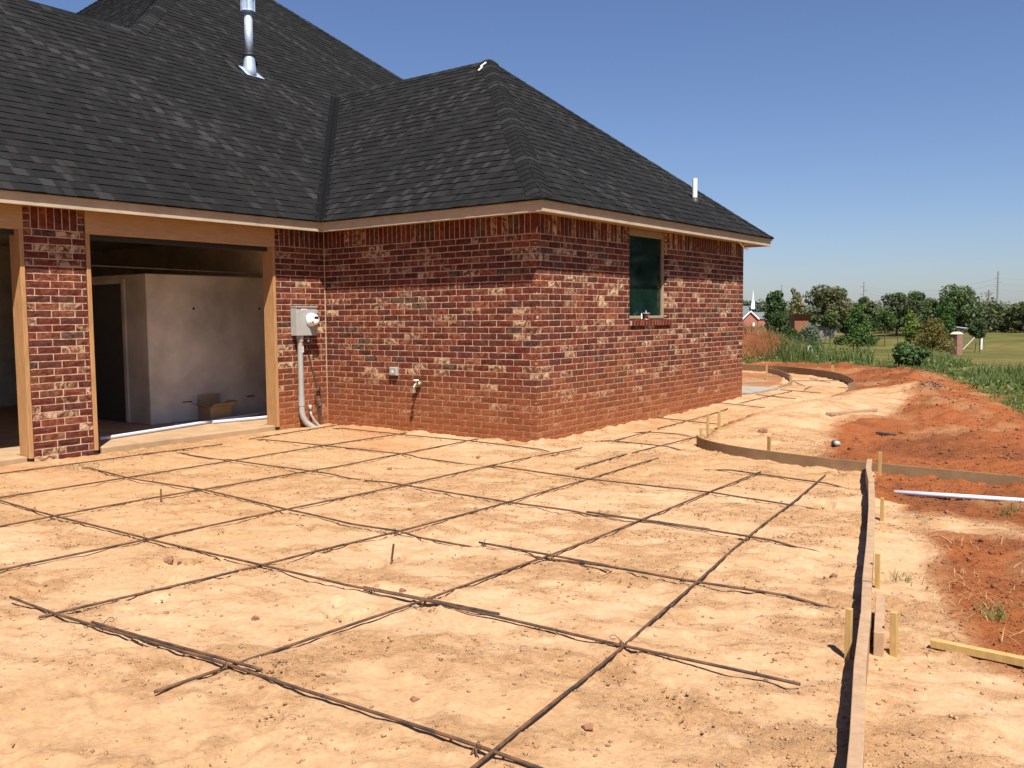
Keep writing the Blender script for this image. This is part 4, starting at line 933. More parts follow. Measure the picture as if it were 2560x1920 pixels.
for i, (x, y, s, lb) in enumerate(CLODS):
    s = s*.8; r = random.Random(i); me_ = bpy.data.meshes.new("clay_clod"); import bmesh
    bm = bmesh.new(); bmesh.ops.create_icosphere(bm, subdivisions=2, radius=1.0)
    for v in bm.verts:
        k = 1+.35*(math.sin(v.co.x*3+i)*math.cos(v.co.y*4+i*2)+.6*math.sin(v.co.z*7+v.co.x*5)*.6)+r.uniform(-.09, .09); v.co = Vector((v.co.x*k*s*1.25, v.co.y*k*s, v.co.z*k*s*.75))
    bm.to_mesh(me_); bm.free(); a_ = me_.attributes.new("tint", 'FLOAT_COLOR', 'POINT'); a_.data.foreach_set("color", np.tile(np.array([.25, .115, .065, 1], np.float32), len(me_.vertices)))
    me_.materials.append(M_CRUMB); o = link_mesh("clay_clod", me_); o.location = (x, y, float(gz_at(x, y)[0])+s*.35); tag(o, lb, "clod", "clods on the sand")
n_ = 420; X = RNG.normal(2.28, .11, n_); Y = RNG.normal(8.93, .26, n_); S = .012+.014*RNG.random(n_)
tag(scatter_rocks("gravel_patch", np.stack([X, Y, gz_at(X, Y)+.01], -1), S, RNG.uniform(.5, 1.3, (n_, 1))*np.array([[.17, .15, .13]]), M_CRUMB), "small patch of grey gravel spilled on the red clay", "gravel", kind="stuff")
def blades(name, P, H, W, lean, Cc, mat, droop=.5):
    """two-segment curved blades"""
    n_ = len(P); th = RNG.uniform(0, 2*PI, n_); d = np.stack([np.cos(th), np.sin(th), 0*th], -1); sd = np.stack([-np.sin(th), np.cos(th), 0*th], -1)
    ph = RNG.uniform(0, PI, n_); sd = sd*np.cos(ph)[:, None]+d*np.sin(ph)[:, None]*.6
    H = H[:, None]; W = W[:, None]; ln = (lean*RNG.uniform(.3, 1.2, n_))[:, None]
    up = np.array([[0, 0, 1.0]]); p1 = P+up*H*.55+d*H*ln*.35; p2 = P+up*H*(1-droop*ln*.4)+d*H*ln
    V = np.stack([P-sd*W*.5, P+sd*W*.5, p1-sd*W*.42, p1+sd*W*.42, p2], 1); b0 = (np.arange(n_)*5)[:, None]
    Qd = b0+np.array([[0, 1, 3, 2]]); T = b0+np.array([[2, 3, 4]])
    c4 = np.repeat(np.concatenate([Cc, np.ones((n_, 1))], 1), 5, 0)
    return link_mesh(name, np_mesh(name, V.reshape(-1, 3), [Qd, T], mat, c4))
def cols(n_, a, b, j=.15):
    t = RNG.random((n_, 1)); return (np.array([a])*(1-t)+np.array([b])*t)*RNG.uniform(1-j, 1+j, (n_, 1))
# dead straw on the clay to the right of the forms
n_ = 900; X = np.concatenate([RNG.normal(5.25, .30, n_//2), RNG.uniform(4.6, 6.4, n_-n_//2)]); Y = np.concatenate([RNG.normal(-3.25, .45, n_//2), RNG.uniform(-4.1, -1.5, n_-n_//2)])
keep = (fbm(X*3, Y*3, 3, 400) > .47) & (X > board_x(Y)+.25); X, Y = X[keep], Y[keep]
tag(blades("dead_straw", np.stack([X, Y, gz_at(X, Y)+.004], -1), RNG.uniform(.012, .05, len(X)), RNG.uniform(.002, .0045, len(X)), np.full(len(X), 3.2), cols(len(X), (.42, .31, .15), (.55, .44, .24)), M_BLADE, -.1), "scattered dry straw and dead grass on the clay at right", "straw", kind="stuff")
def tuft(x, y, n_, r_, h0, h1, label, ca=(.12, .14, .04), cb=(.26, .24, .09)):
    X = RNG.normal(x, r_, n_); Y = RNG.normal(y, r_, n_)
    o = blades("grass_tuft", np.stack([X, Y, gz_at(X, Y)-.005], -1), RNG.uniform(h0, h1, n_), RNG.uniform(.003, .006, n_), np.full(n_, .9), cols(n_, ca, cb), M_BLADE); tag(o, label, "grass", kind="stuff")
tuft(4.75, -3.2, 60, .05, .03, .08, "low green tuft outside the straight form lumber"); tuft(4.95, -1.1, 70, .07, .04, .12, "thin pale tuft just below the lilac pipe"); tuft(5.25, -3.55, 110, .035, .03, .08, "straggly tuft above the fallen yellow stake")
tuft(-2.85, -3.85, 90, .13, .03, .07, "small green tuft on sand at the garage pier's foot", (.06, .11, .03), (.14, .17, .06)); tuft(2.85, 6.2, 80, .15, .03, .08, "low green tuft on the red clay beyond the mound")

def rdir(n_):
    v = RNG.normal(size=(n_, 3)); return v/np.linalg.norm(v, axis=1, keepdims=True)
def leaf_cloud(P, Nn, S, Cc, asp=.55):
    n_ = len(P); t = np.cross(Nn, rdir(n_)); t /= np.linalg.norm(t, axis=1, keepdims=True)+1e-6; b_ = np.cross(Nn, t)
    S = S[:, None]; V = np.stack([P-t*S, P-b_*S*asp, P+t*S, P+b_*S*asp], 1); F = (np.arange(n_)*4)[:, None]+np.arange(4)[None]
    return V.reshape(-1, 3), F, np.repeat(np.concatenate([Cc, np.ones((n_, 1))], 1), 4, 0)
# ------------------------------------------------------------------ weeds along the edge of the lot
ED = [(-9, 18.2), (-4.76, 17.5), (-3.49, 17.17), (-2.14, 16.96), (-1.0, 17.2), (-.08, 16.8), (.73, 16.65), (2.02, 13.2), (3.05, 10.19), (4.01, 7.23), (5.4, 3.2), (7, -1.4)]
def edge_pts(n_, t0, t1, o0, o1):
    e = np.array(ED); seg = np.linalg.norm(np.diff(e, axis=0), axis=1); cum = np.concatenate([[0], np.cumsum(seg)])
    s = RNG.uniform(t0, t1, n_)*cum[-1]; x = np.interp(s, cum, e[:, 0]); y = np.interp(s, cum, e[:, 1])
    i = np.clip(np.searchsorted(cum, s)-1, 0, len(seg)-1); d = (e[i+1]-e[i])/seg[i][:, None]; nn = np.stack([-d[:, 1], d[:, 0]], -1)
    o = RNG.uniform(o0, o1, n_); return x+nn[:, 0]*o, y+nn[:, 1]*o, o
X, Y, o_ = edge_pts(38000, 0, 1, -.35, 5.5)
cl = fbm(X*.7, Y*.7, 3, 500); cl2 = fbm(X*2.2, Y*2.2, 2, 510); left = sstep(1.5, -2.5, X)
H = (.08+.55*sstep(.36, .66, cl)*(.45+.75*cl2)*np.clip(.25+o_*.8, 0, 1))*(1+.7*left*sstep(.6, 2, o_))*np.where(o_ > 2.6, 1-.25*(o_-2.6), 1)*(1-.38*sstep(-.5, 1.5, X))
H = H*RNG.uniform(.5, 1.25, len(X)); keep = RNG.random(len(X)) < np.clip(1.25-o_*.16, .3, 1)
X, Y, H, o_ = X[keep], Y[keep], H[keep], o_[keep]
cA = cols(len(X), (.050, .090, .024), (.165, .200, .062), .35)
tag(blades("tall_weeds", np.stack([X, Y, gz_at(X, Y)-.02], -1), H, RNG.uniform(.008, .022, len(X)), RNG.uniform(.3, .9, len(X)), cA, M_BLADE, .6), "belt of tall green weeds along the edge of the lot", "weeds", kind="stuff")
X, Y, o_ = edge_pts(9000, 0, 1, -.2, 4.0); hl = np.clip(fbm(X*.8, Y*.8, 3, 520)-.3, 0, 1)*1.1*RNG.random(len(X))*(1-.4*sstep(-.5, 1.5, X))
V, F, Cc = leaf_cloud(np.stack([X, Y, gz_at(X, Y)+hl], -1), (lambda v: v/np.linalg.norm(v, axis=1, keepdims=True))(RNG.normal(size=(len(X), 3))+np.array([[0, 0, .8]])), RNG.uniform(.02, .06, len(X)), cols(len(X), (.045, .085, .022), (.17, .20, .065), .3), .6)
tag(link_mesh("broadleaf_weeds", np_mesh("broadleaf_weeds", V, [F], M_LEAF, Cc)), "broad-leaved weeds mixed through the tall grass belt", "weeds", kind="stuff")
X, Y, o_ = edge_pts(9000, .12, .4, -.9, .3); keep = RNG.random(len(X)) < .8
tag(blades("short_grass", np.stack([X[keep], Y[keep], gz_at(X[keep], Y[keep])-.01], -1), RNG.uniform(.04, .13, keep.sum()), RNG.uniform(.008, .016, keep.sum()), np.full(keep.sum(), .6), cols(int(keep.sum()), (.07, .12, .03), (.17, .18, .06), .2), M_BLADE), "short mown grass strip in front of the weeds", "grass", kind="stuff")

# ------------------------------------------------------------------ trees and plants
def crown_mesh(blobs, n_, leaf, ca, cb, drop=0, asp=.55):
    """blobs: (centre, radii). leaves sit in shells of the blobs"""
    w_ = np.array([r_[0]*r_[1]+r_[0]*r_[2] for _, r_ in blobs]); w_ = w_/w_.sum(); which = RNG.choice(len(blobs), n_, p=w_)
    C_ = np.array([c for c, _ in blobs])[which]; R_ = np.array([r_ for _, r_ in blobs])[which]; tone = RNG.uniform(.65, 1.3, len(blobs))[which]
    d = rdir(n_); k = RNG.uniform(.35, 1.0, n_)**.5*(1+.18*(RNG.random(n_)-.5)); P = C_+d*R_*k[:, None]
    if drop: P[:, 2] -= drop*np.linalg.norm(d[:, :2], axis=1)*R_[:, 0]
    Nn = d*.6+rdir(n_)*.8+np.array([[0, 0, .35]]); Nn /= np.linalg.norm(Nn, axis=1, keepdims=True)
    t = np.clip(.5*RNG.random(n_)+.35*tone-.05, 0, 1)[:, None]; Cc = (np.array([ca])*(1-t)+np.array([cb])*t)
    return leaf_cloud(P, Nn, leaf*RNG.uniform(.6, 1.35, n_), Cc, asp)
def gbase(u, d):
    r = FW+(u-1280)/2232.25*RT-(800-960)/2232.25*UP; P_ = CAM+r*d; return P_[0], P_[1], float(Zt(P_[0], P_[1]))
def tree(name, label, x, y, h, w, form, ca, cb, n_=2200, leaf=.16, group="trees beyond the lot", trunk=.1, base=None, cat="tree", seed=0, stakes=0):
    r = random.Random(seed+int(x*7)); z0 = float(Zt(np.array(x), np.array(y)))-.1
    t = thing(name, label, cat, (x, y, z0), group)
    base = (.17 if base is None else base)*h; w = w*1.12; blobs = []; tips = []
    if form == 'oak':
        nb = 15
        for i in range(nb):
            a_ = r.uniform(0, 2*PI); k = r.random()**.6; zz = base+(h-base)*r.uniform(.12, .86); env = math.sin(PI*min(1, max(.12, (zz-base)/(h-base)*.85+.12)))**.6
            R_ = w*.5*r.uniform(.26, .44); c = (x+math.cos(a_)*k*w*.42*env, y+math.sin(a_)*k*w*.42*env, z0+zz); blobs.append((c, (R_, R_, R_*r.uniform(.6, .85)))); tips.append(c)
        blobs.append(((x, y, z0+h*.86), (w*.2, w*.2, h*.12)))
    elif form == 'cone':
        nb = 13
        for i in range(nb):
            f = (i+.5)/nb; zz = base+(h-base)*f; R_ = w*.5*(1-f)**.75*.75+.12*w; a_ = r.uniform(0, 2*PI)
            for q in range(2):
                a_ += PI*r.uniform(.7, 1.3); c = (x+math.cos(a_)*R_*.55, y+math.sin(a_)*R_*.55, z0+zz); blobs.append((c, (R_*.6, R_*.6, R_*.38))); tips.append(c)
    elif form == 'pine':
        for i in range(16):
            f = r.random()**1.1; zz = base+(h-base)*f; R_ = w*.5*(1-f*.75); a_ = r.uniform(0, 2*PI); k = r.uniform(.3, .85)
            c = (x+math.cos(a_)*R_*k, y+math.sin(a_)*R_*k, z0+zz); blobs.append((c, (w*.17, w*.17, h*r.uniform(.07, .12)))); tips.append(c)
        blobs += [((x, y, z0+h*.93), (w*.10, w*.10, h*.08)), ((x-.2*w, y, z0+h*.8), (w*.1, w*.1, h*.1)), ((x+.18*w, y, z0+h*.78), (w*.12, w*.12, h*.09)), ((x, y, z0+h*.55), (w*.35, w*.35, h*.18))]
    elif form == 'round':
        for i in range(9):
            d_ = rdir(1)[0]; c = (x+d_[0]*w*.28, y+d_[1]*w*.28, z0+base+(h-base)*(.5+.3*d_[2])); blobs.append((c, (w*.26, w*.26, (h-base)*.24))); tips.append(c)
    elif form == 'column':
        for i in range(9):
            f = (i+.5)/9; R_ = w*.5*(math.sin(PI*(f*.8+.15)))**.8; blobs.append(((x+r.uniform(-.1, .1)*w, y+r.uniform(-.1, .1)*w, z0+base+(h-base)*f), (R_*.85, R_*.85, (h-base)*.09))); tips.append(blobs[-1][0])
    V, F, Cc = crown_mesh(blobs, n_, leaf, ca, cb); link_mesh("crown", np_mesh("crown", V-org(t), [F], M_LEAF, Cc), t)
    m_ = MB(); top = z0+h*(.9 if form in ('cone', 'pine', 'column') else .6)
    m_.tube([(x, y, z0-.2), (x+r.uniform(-.04, .04), y, z0+base*.6), (x+r.uniform(-.1, .1), y, (z0+base+top)/2), (x, y, top)], [trunk, trunk*.8, trunk*.5, trunk*.15], 7)
    for c in tips[:8]:
        s_ = z0+base*.8+(c[2]-z0-base*.8)*.3; m_.tube([(x, y, s_), ((x+c[0])/2, (y+c[1])/2, (s_+c[2])/2+.05), c], [trunk*.4, trunk*.25, trunk*.08], 5, False)
    m_.build("trunk", M_BARK, t)
    for k in range(stakes):
        a_ = k*2.1+.5; m_ = MB(); m_.tube([(x+.5*math.cos(a_), y+.5*math.sin(a_), z0-.1), (x+.36*math.cos(a_), y+.36*math.sin(a_), z0+1.0)], .03, 5); m_.build("support_stake", M_POLE, t)
    return t
DG, MG = (.034, .056, .016), (.105, .135, .038)
OG, OH = (.050, .062, .024), (.145, .145, .062)
tree("pine_tree", "dark bushy pine at the left beside the church", -23.4, 70, 5.2, 2.75, 'pine', (.020, .042, .012), (.060, .100, .028), 5200, .13, base=.12)
tree("slender_tree", "tall slender tree with sparse yellowish leaves behind the pine", -36.0, 110.6, 7.9, 2.1, 'column', (.10, .10, .035), (.22, .19, .085), 1500, .17, base=.3)
tree("oak_tree", "large open oak behind the brown brick structure", -41.6, 144, 9.2, 8.2, 'oak', OG, OH, 4200, .26, trunk=.28)
tree("round_tree", "small round-crowned tree on a bare trunk left of the green cypress", -36.5, 127.2, 5.3, 2.6, 'round', DG, MG, 1600, .17, base=.42)
tree("cypress_tree", "light green feathery cypress on propped trunk in the centre of the row", -12.2, 55.8, 3.45, 2.2, 'cone', (.030, .070, .016), (.095, .160, .036), 4200, .085, base=.22, trunk=.06, stakes=3)
tree("shade_tree", "narrow dark tree right behind the green cypress", -40.1, 157.7, 7.3, 4.2, 'oak', DG, OH, 2000, .26)
tree("round_tree", "small round tree with pale lower leaves by the field fence", -26.7, 119.5, 5.1, 2.7, 'round', (.03, .07, .016), (.11, .17, .05), 1600, .17, base=.35)
tree("oak_tree", "wide dark oak in the middle distance right of the gap", -34.1, 156, 7.8, 7.6, 'oak', (.032, .048, .020), (.100, .118, .052), 3400, .27, trunk=.25)
tree("oak_tree", "greener oak overlapping the wide dark one's right side", -32.7, 163.3, 7.8, 5.8, 'oak', DG, (.07, .105, .035), 2600, .27)
tree("columnar_tree", "upright yellow-green young tree with glossy leaves", -18.7, 98.6, 4.5, 2.0, 'column', (.045, .085, .015), (.20, .25, .045), 2200, .12, base=.25)
tree("cypress_tree", "rusty olive cypress with drooping branches left of the brick pillar", -5.4, 46.2, 2.2, 1.95, 'cone', (.075, .070, .016), (.175, .140, .035), 4200, .06, base=.25, trunk=.045)
tree("broad_tree", "biggest broad dark green tree toward the right", -27.1, 173.8, 8.9, 9.6, 'oak', (.034, .060, .019), (.10, .14, .045), 4600, .28, trunk=.3)
tree("pine_tree", "bright green pine standing in front of the biggest tree", -18.8, 117.3, 6.4, 3.3, 'pine', (.025, .065, .014), (.070, .130, .030), 3400, .15, base=.15)
v_ = tree("young_tree", "small dark young tree with forked trunk beside the soccer goal", -7.4, 72.8, 3.05, 1.65, 'round', DG, (.05, .085, .024), 2200, .09, base=.4, trunk=.05, stakes=2)
for i, (x, y, h, w, lb) in enumerate([(-22.9, 183.2, 5.3, 5.2, "low tree left of the steel pole's foot at the right treeline"), (-19.7, 179.4, 4.8, 5.2, "low dark tree right of the steel pole at the right treeline"), (-17.3, 174.9, 5.9, 4.8, "tree cut by the photo's right edge"), (-24.5, 190, 5.6, 5.0, "bushy tree between the biggest tree and the steel pole"), (-15.6, 186, 5.0, 5, "hazy tree at far right behind the others"), *[(*gbase(u_, d_)[:2], h_, w_, l_) for u_, d_, h_, w_, l_ in ((2012, 140, 5.4, 4.5, "mid-green tree just right of the slender yellowish tree"), (2128, 152, 5.6, 5.2, "mid-green tree between the large open oak and the green cypress"), (2205, 168, 5.0, 5.0, "low tree in the gap left of the wide dark oak"), (2328, 168, 6.6, 5.5, "mid-green tree between the greener oak and the biggest tree"), (2452, 172, 6.0, 5.5, "mid-green tree on the biggest tree's right flank"))]]):
    tree("treeline_tree", lb, x, y, h, w, 'oak', (.044, .062, .024), (.112, .132, .050), 2300, .26, base=.08)
# continuous far woods
bl = []
for i in range(170):
    t = i/170; d = 185+50*random.random(); az = YAW-.300-.25*t+random.uniform(-.006, .006)
    x = CAM[0]-math.sin(az)*d; y = CAM[1]+math.cos(az)*d; z0 = float(Zt(np.array(x), np.array(y))); R_ = random.uniform(2.2, 4.1)
    bl.append(((x, y, z0+R_*random.uniform(.5, 1.0)), (R_*1.1, R_*1.1, R_*.9)))
V, F, Cc = crown_mesh(bl, 22000, .38, (.055, .070, .038), (.120, .135, .072)); tag(link_mesh("far_woods", np_mesh("far_woods", V, [F], M_LEAF, Cc)), "low woods with haze-lightened leaves along the horizon behind the field", "woods", kind="stuff")  # leaf colours lightened a little to stand in for distance haze
bl = []
for i in range(26):
    d = 400+random.uniform(-20, 40); az = YAW-.235-.055*i/26; x = CAM[0]-math.sin(az)*d; y = CAM[1]+math.cos(az)*d; z0 = float(Zt(np.array(x), np.array(y))); R_ = random.uniform(3, 5)
    bl.append(((x, y, z0+R_*1.1), (R_, R_, R_*1.15)))
V, F, Cc = crown_mesh(bl, 5000, .8, (.034, .055, .034), (.075, .10, .06)); tag(link_mesh("church_woods", np_mesh("church_woods", V, [F], M_LEAF, Cc)), "dark woods standing behind the white church steeple", "woods", kind="stuff")
# trees that stand off to the right and show in the window pane
for i, (x, y, h, w) in enumerate([(20, 36, 9, 7), (25, 33, 10, 7), (16, 42, 9, 7), (30, 30, 9, 7), (24, 42, 11, 8)]):
    tree("yard_tree", ["leftmost", "second from left", "middle", "second from right", "rightmost"][i]+" of the yard trees mirrored in the window pane", x, y, h+1.5, w, 'oak', DG, MG, 2500, .30, group="yard trees outside the frame", base=.05)
# shrubs
def shrub(name, label, x, y, h, w, ca, cb, n_, leaf, z=None, cat="shrub", lobes=9):
    z0 = float(gz_at(x, y)[0]) if z is None else z; t = thing(name, label, cat, (x, y, z0)); bl = []
    r = random.Random(int(x*13+y))
    for i in range(lobes):
        a_ = r.uniform(0, 2*PI); k = r.random()**.7; c = (x+math.cos(a_)*w*.3*k, y+math.sin(a_)*w*.3*k, z0+h*r.uniform(.25, .72)); bl.append((c, (w*.23, w*.23, h*.26)))
    V, F, Cc = crown_mesh(bl, n_, leaf, ca, cb, 0, .7); link_mesh("foliage", np_mesh("foliage", V-org(t), [F], M_LEAF, Cc), t)
    m_ = MB()
    for c, _ in bl[:6]: m_.tube([(x, y, z0-.05), ((x+c[0])/2, (y+c[1])/2, z0+h*.3), c], [.02*h+.004, .012*h, .004], 5, False)
    m_.build("stem", M_BARK, t); return t
shrub("broadleaf_bush", "leafy dark green bush on the clay ridge at the lot's edge", .26, 16.35, .74, 1.1, (.022, .055, .016), (.075, .130, .038), 1500, .055)
for nm_, lb_, u_, d_, h_, w_, ca_, cb_, n__, lf_ in (
  ("grey_shrub", "round grey-green shrub in front of the brown brick stack", 2027, 60, 1.95, 1.75, (.060, .085, .055), (.150, .180, .125), 3200, .06),
  ("dark_shrub", "dark shrub between the pine and the brown stack", 1985, 62, 1.75, 1.3, DG, (.08, .11, .035), 1800, .08),
  ("dark_shrub", "low dark shrub at the foot of the tall pine", 1938, 66, 1.6, 2.2, DG, (.07, .10, .035), 1800, .08),
  ("field_shrub", "low green shrub under the large open oak", 2105, 128, 1.6, 2.6, DG, MG, 1000, .13),
  ("field_shrub", "low green shrub left of the round tree by the fence", 2180, 130, 1.5, 2.4, DG, MG, 1000, .13)):
    x, y, z = gbase(u_, d_); shrub(nm_, lb_, x, y, h_, w_, ca_, cb_, n__, lf_, z-.05)
# dirt pile behind the wing
n1_, n2_ = 46, 46; PX, PY, _z = gbase(1868, 30); gxx = np.linspace(PX-2.6, PX+2.6, n1_); gyy = np.linspace(PY-2.6, PY+2.6, n2_); A_, B_ = np.meshgrid(gxx, gyy); rr = np.hypot((A_-PX)/2.0, (B_-PY)/2.3)
zz = 1.35*np.clip(1-rr**1.5, 0, 1)**.8*(.8+.45*(fbm(A_*1.4, B_*1.4, 4, 600)-.4))+.38*(fbm(A_*3.0, B_*3.0, 4, 610)-.5)*(rr < .95)-.12*(rr > .98)+Zt(A_, B_)
ii = np.arange(n1_*n2_).reshape(n2_, n1_); Qd = np.stack([ii[:-1, :-1], ii[:-1, 1:], ii[1:, 1:], ii[1:, :-1]], -1).reshape(-1, 4)
pc = np.array([.15, .055, .024])*(.6+.8*fbm(A_*2, B_*2, 3, 620))[..., None]
o = link_mesh("dirt_pile", np_mesh("dirt_pile", np.stack([A_, B_, zz], -1).reshape(-1, 3), [Qd], M_GROUND, np.concatenate([pc, np.ones(A_.shape+(1,))], -1).reshape(-1, 4), "gcol"), None, True); tag(o, "mound of excavated red earth behind the brick wing", "dirt pile")
X = RNG.normal(PX+.4, .8, 500); Y = RNG.normal(PY-.5, .8, 500)
zi = Zt(X, Y)+1.1*np.clip(1-np.hypot((X-PX)/2.0, (Y-PY)/2.3)**1.5, 0, 1)**.8-.05
tag(blades("dry_weeds", np.stack([X, Y, zi], -1), RNG.uniform(.15, .5, 500), RNG.uniform(.008, .02, 500), np.full(500, .7), cols(500, (.14, .10, .04), (.30, .22, .11)), M_BLADE), "dry brown weeds growing over the mound of red earth", "weeds", kind="stuff")
rx_, ry_, _z = gbase(1958, 29); X = RNG.normal(rx_, .75, 900); Y = RNG.normal(ry_, .7, 900)
tag(blades("tall_reeds", np.stack([X, Y, Zt(X, Y)-.05], -1), RNG.uniform(.4, 1.25, 900), RNG.uniform(.012, .032, 900), np.full(900, .55), cols(900, (.04, .09, .025), (.14, .19, .06)), M_BLADE, .9), "clump of tallest broad-bladed weeds beside the dirt mound", "weeds", kind="stuff")
m_ = MB(); m_.beam((-6.6, 17.75, .02), (-5.2, 17.95, .06), .12, .05); tag(m_.build("pale_timber", M_FORM), "pale timber lying at the weeds' edge behind the wing", "board")

# ------------------------------------------------------------------ far buildings and field things
def gbase(u, d):
    r = FW+(u-1280)/2232.25*RT-(800-960)/2232.25*UP; P_ = CAM+r*d; return P_[0], P_[1], float(Zt(P_[0], P_[1]))
hx = np.array([math.cos(YAW), math.sin(YAW), 0]); hy = np.array([-math.sin(YAW), math.cos(YAW), 0])
# church
x, y, z = gbase(1876, 330); ch = thing("church", "pink brick church with grey roof and white steeple at the far left", "church", (x, y, z-1))
O_ = np.array([x, y, z-.6]); T_ = lambda a_, b_, c_: tuple(O_+hx*(a_+.27*b_*(b_ > 2))+hy*b_+np.array([0, 0, c_]))
m_ = MB(); w2 = 2.6; m_.add([T_(-w2, 0, -1), T_(w2, 0, -1), T_(w2, 0, 3.6), T_(0, 0, 6.0), T_(-w2, 0, 3.6), T_(-w2, 14, -1), T_(w2, 14, -1), T_(w2, 14, 3.6), T_(0, 14, 6.0), T_(-w2, 14, 3.6)], [(0, 1, 2, 3, 4), (9, 8, 7, 6, 5), (1, 6, 7, 2), (5, 0, 4, 9)])
m_.hexa([T_(-12, 3, -1), T_(9, 3, -1), T_(9, 14, -1), T_(-12, 14, -1), T_(-12, 3, 3.2), T_(9, 3, 3.2), T_(9, 14, 3.2), T_(-12, 14, 3.2)]); m_.build("wall", M_BRICKP, ch)
m_ = MB(); m_.add([T_(-3.1, -.4, 3.2), T_(0, -.4, 6.2), T_(3.1, -.4, 3.2), T_(-3.1, 14, 3.2), T_(0, 14, 6.2), T_(3.1, 14, 3.2)], [(0, 1, 4, 3), (1, 2, 5, 4)])
m_.add([T_(-12.5, 2.6, 3.2), T_(9.5, 2.6, 3.2), T_(9.5, 8.5, 5.8), T_(-12.5, 8.5, 5.8), T_(-12.5, 14, 3.2), T_(9.5, 14, 3.2)], [(0, 1, 2, 3), (3, 2, 5, 4)])
m_.add([T_(-12, 8, 3), T_(2.2, 8, 3), T_(1.0, 14, 8.2), T_(-12, 14, 8.2)], [(0, 1, 2, 3)]); m_.build("roof", M_ROOFG, ch)
m_ = MB(); m_.beam(T_(-3.15, -.5, 3.15), T_(0, -.5, 6.2), .12, .45); m_.beam(T_(0, -.5, 6.2), T_(3.15, -.5, 3.15), .12, .45); m_.build("gable_trim", M_WHITE, ch)
m_ = MB(); m_.hexa([T_(.2, 10, 7), T_(1.7, 10, 7), T_(1.7, 11.5, 7), T_(.2, 11.5, 7), T_(.3, 10, 9.3), T_(1.5, 10, 9.3), T_(1.5, 11.5, 9.3), T_(.3, 11.5, 9.3)])
c0 = np.array(T_(.9, 10.75, 9.3)); m_.tube([c0, c0+np.array([0, 0, 1.0]), c0+np.array([0, 0, 4.8])], [.62, .40, .03], 8); m_.build("steeple", M_WHITE, ch)
m_ = MB(); m_.hexa([T_(.9, -.05, .2), T_(1.6, -.05, .2), T_(1.6, .05, .2), T_(.9, .05, .2), T_(.9, -.05, 1.9), T_(1.6, -.05, 1.9), T_(1.6, .05, 1.9), T_(.9, .05, 1.9)]); m_.build("window", M_WHITE, ch)
# brown structure with flared cap (pillar-like outbuilding)
x, y, z = gbase(2004, 90); tb = thing("brown_structure", "tall red-brown brick stack with dark flared cap between shrubs", "outbuilding", (x, y, z)); O_ = np.array([x, y, z])
m_ = MB(); m_.hexa([T_(-.7, 0, -.3), T_(.7, 0, -.3), T_(.7, 1.2, -.3), T_(-.7, 1.2, -.3), T_(-.7, 0, 3.0), T_(.7, 0, 3.0), T_(.7, 1.2, 3.0), T_(-.7, 1.2, 3.0)]); m_.build("wall", M_WOODBR, tb)
m_ = MB(); m_.hexa([T_(-.75, -.1, 2.95), T_(.75, -.1, 2.95), T_(.75, 1.3, 2.95), T_(-.75, 1.3, 2.95), T_(-1.0, -.35, 3.45), T_(1.0, -.35, 3.45), T_(1.0, 1.5, 3.45), T_(-1.0, 1.5, 3.45)]); m_.build("cap", M_DKRED, tb)
x, y, z = gbase(2042, 150); O_ = np.array([x, y, z]); hh = thing("far_house", "grey roofed house partly hidden behind the brown stack", "house", (x, y, z))
m_ = MB(); m_.hexa([T_(-3, 0, -.5), T_(3.5, 0, -.5), T_(3.5, 6, -.5), T_(-3, 6, -.5), T_(-3, 0, 2.4), T_(3.5, 0, 2.4), T_(3.5, 6, 2.4), T_(-3, 6, 2.4)]); m_.build("wall", M_POLE, hh)
m_ = MB(); m_.add([T_(-3.5, -.5, 2.3), T_(4, -.5, 2.3), T_(4, 6.5, 2.3), T_(-3.5, 6.5, 2.3), T_(-1, 3, 4.6), T_(1.5, 3, 4.6)], [(0, 1, 5, 4), (1, 2, 5), (2, 3, 4, 5), (3, 0, 4)]); m_.build("roof", M_ROOFG, hh)
x, y, z = gbase(2184, 210); O_ = np.array([x, y, z]); sh = thing("orange_shed", "distant orange-brown shed in the gap between trees", "shed", (x, y, z))
m_ = MB(); m_.hexa([T_(-1.5, 0, -.5), T_(1.6, 0, -.5), T_(1.6, 4, -.5), T_(-1.5, 4, -.5), T_(-1.5, 0, 3.6), T_(1.6, 0, 3.6), T_(1.6, 4, 3.6), T_(-1.5, 4, 3.6)]); m_.build("wall", M_BRICKP, sh)
m_ = MB(); m_.add([T_(-1.8, -.3, 3.5), T_(1.9, -.3, 3.5), T_(1.9, 2, 4.3), T_(-1.8, 2, 4.3), T_(-1.8, 4.3, 3.5), T_(1.9, 4.3, 3.5)], [(0, 1, 2, 3), (3, 2, 5, 4)]); m_.build("roof", M_ROOFG, sh)
# brick gate pillar
x, y, z = -5.19, 51.53, -1.09; O_ = np.array([x, y, z]); gp = thing("brick_pillar", "square brown brick pillar with pale stone cap standing on the lawn", "pillar", (x, y, z))
rot_ = -.5; T2 = lambda a_, b_, c_: (x+a_*math.cos(rot_)-b_*math.sin(rot_), y+a_*math.sin(rot_)+b_*math.cos(rot_), z+c_)
m_ = MB(); m_.hexa([T2(-.24, -.24, -.2), T2(.24, -.24, -.2), T2(.24, .24, -.2), T2(-.24, .24, -.2), T2(-.24, -.24, 1.26), T2(.24, -.24, 1.26), T2(.24, .24, 1.26), T2(-.24, .24, 1.26)]); m_.build("shaft", M_BRICKF, gp)
m_ = MB(); m_.hexa([T2(-.27, -.27, 1.26), T2(.27, -.27, 1.26), T2(.27, .27, 1.26), T2(-.27, .27, 1.26), T2(-.14, -.14, 1.40), T2(.14, -.14, 1.40), T2(.14, .14, 1.40), T2(-.14, .14, 1.40)]); m_.build("cap", M_STONE, gp)
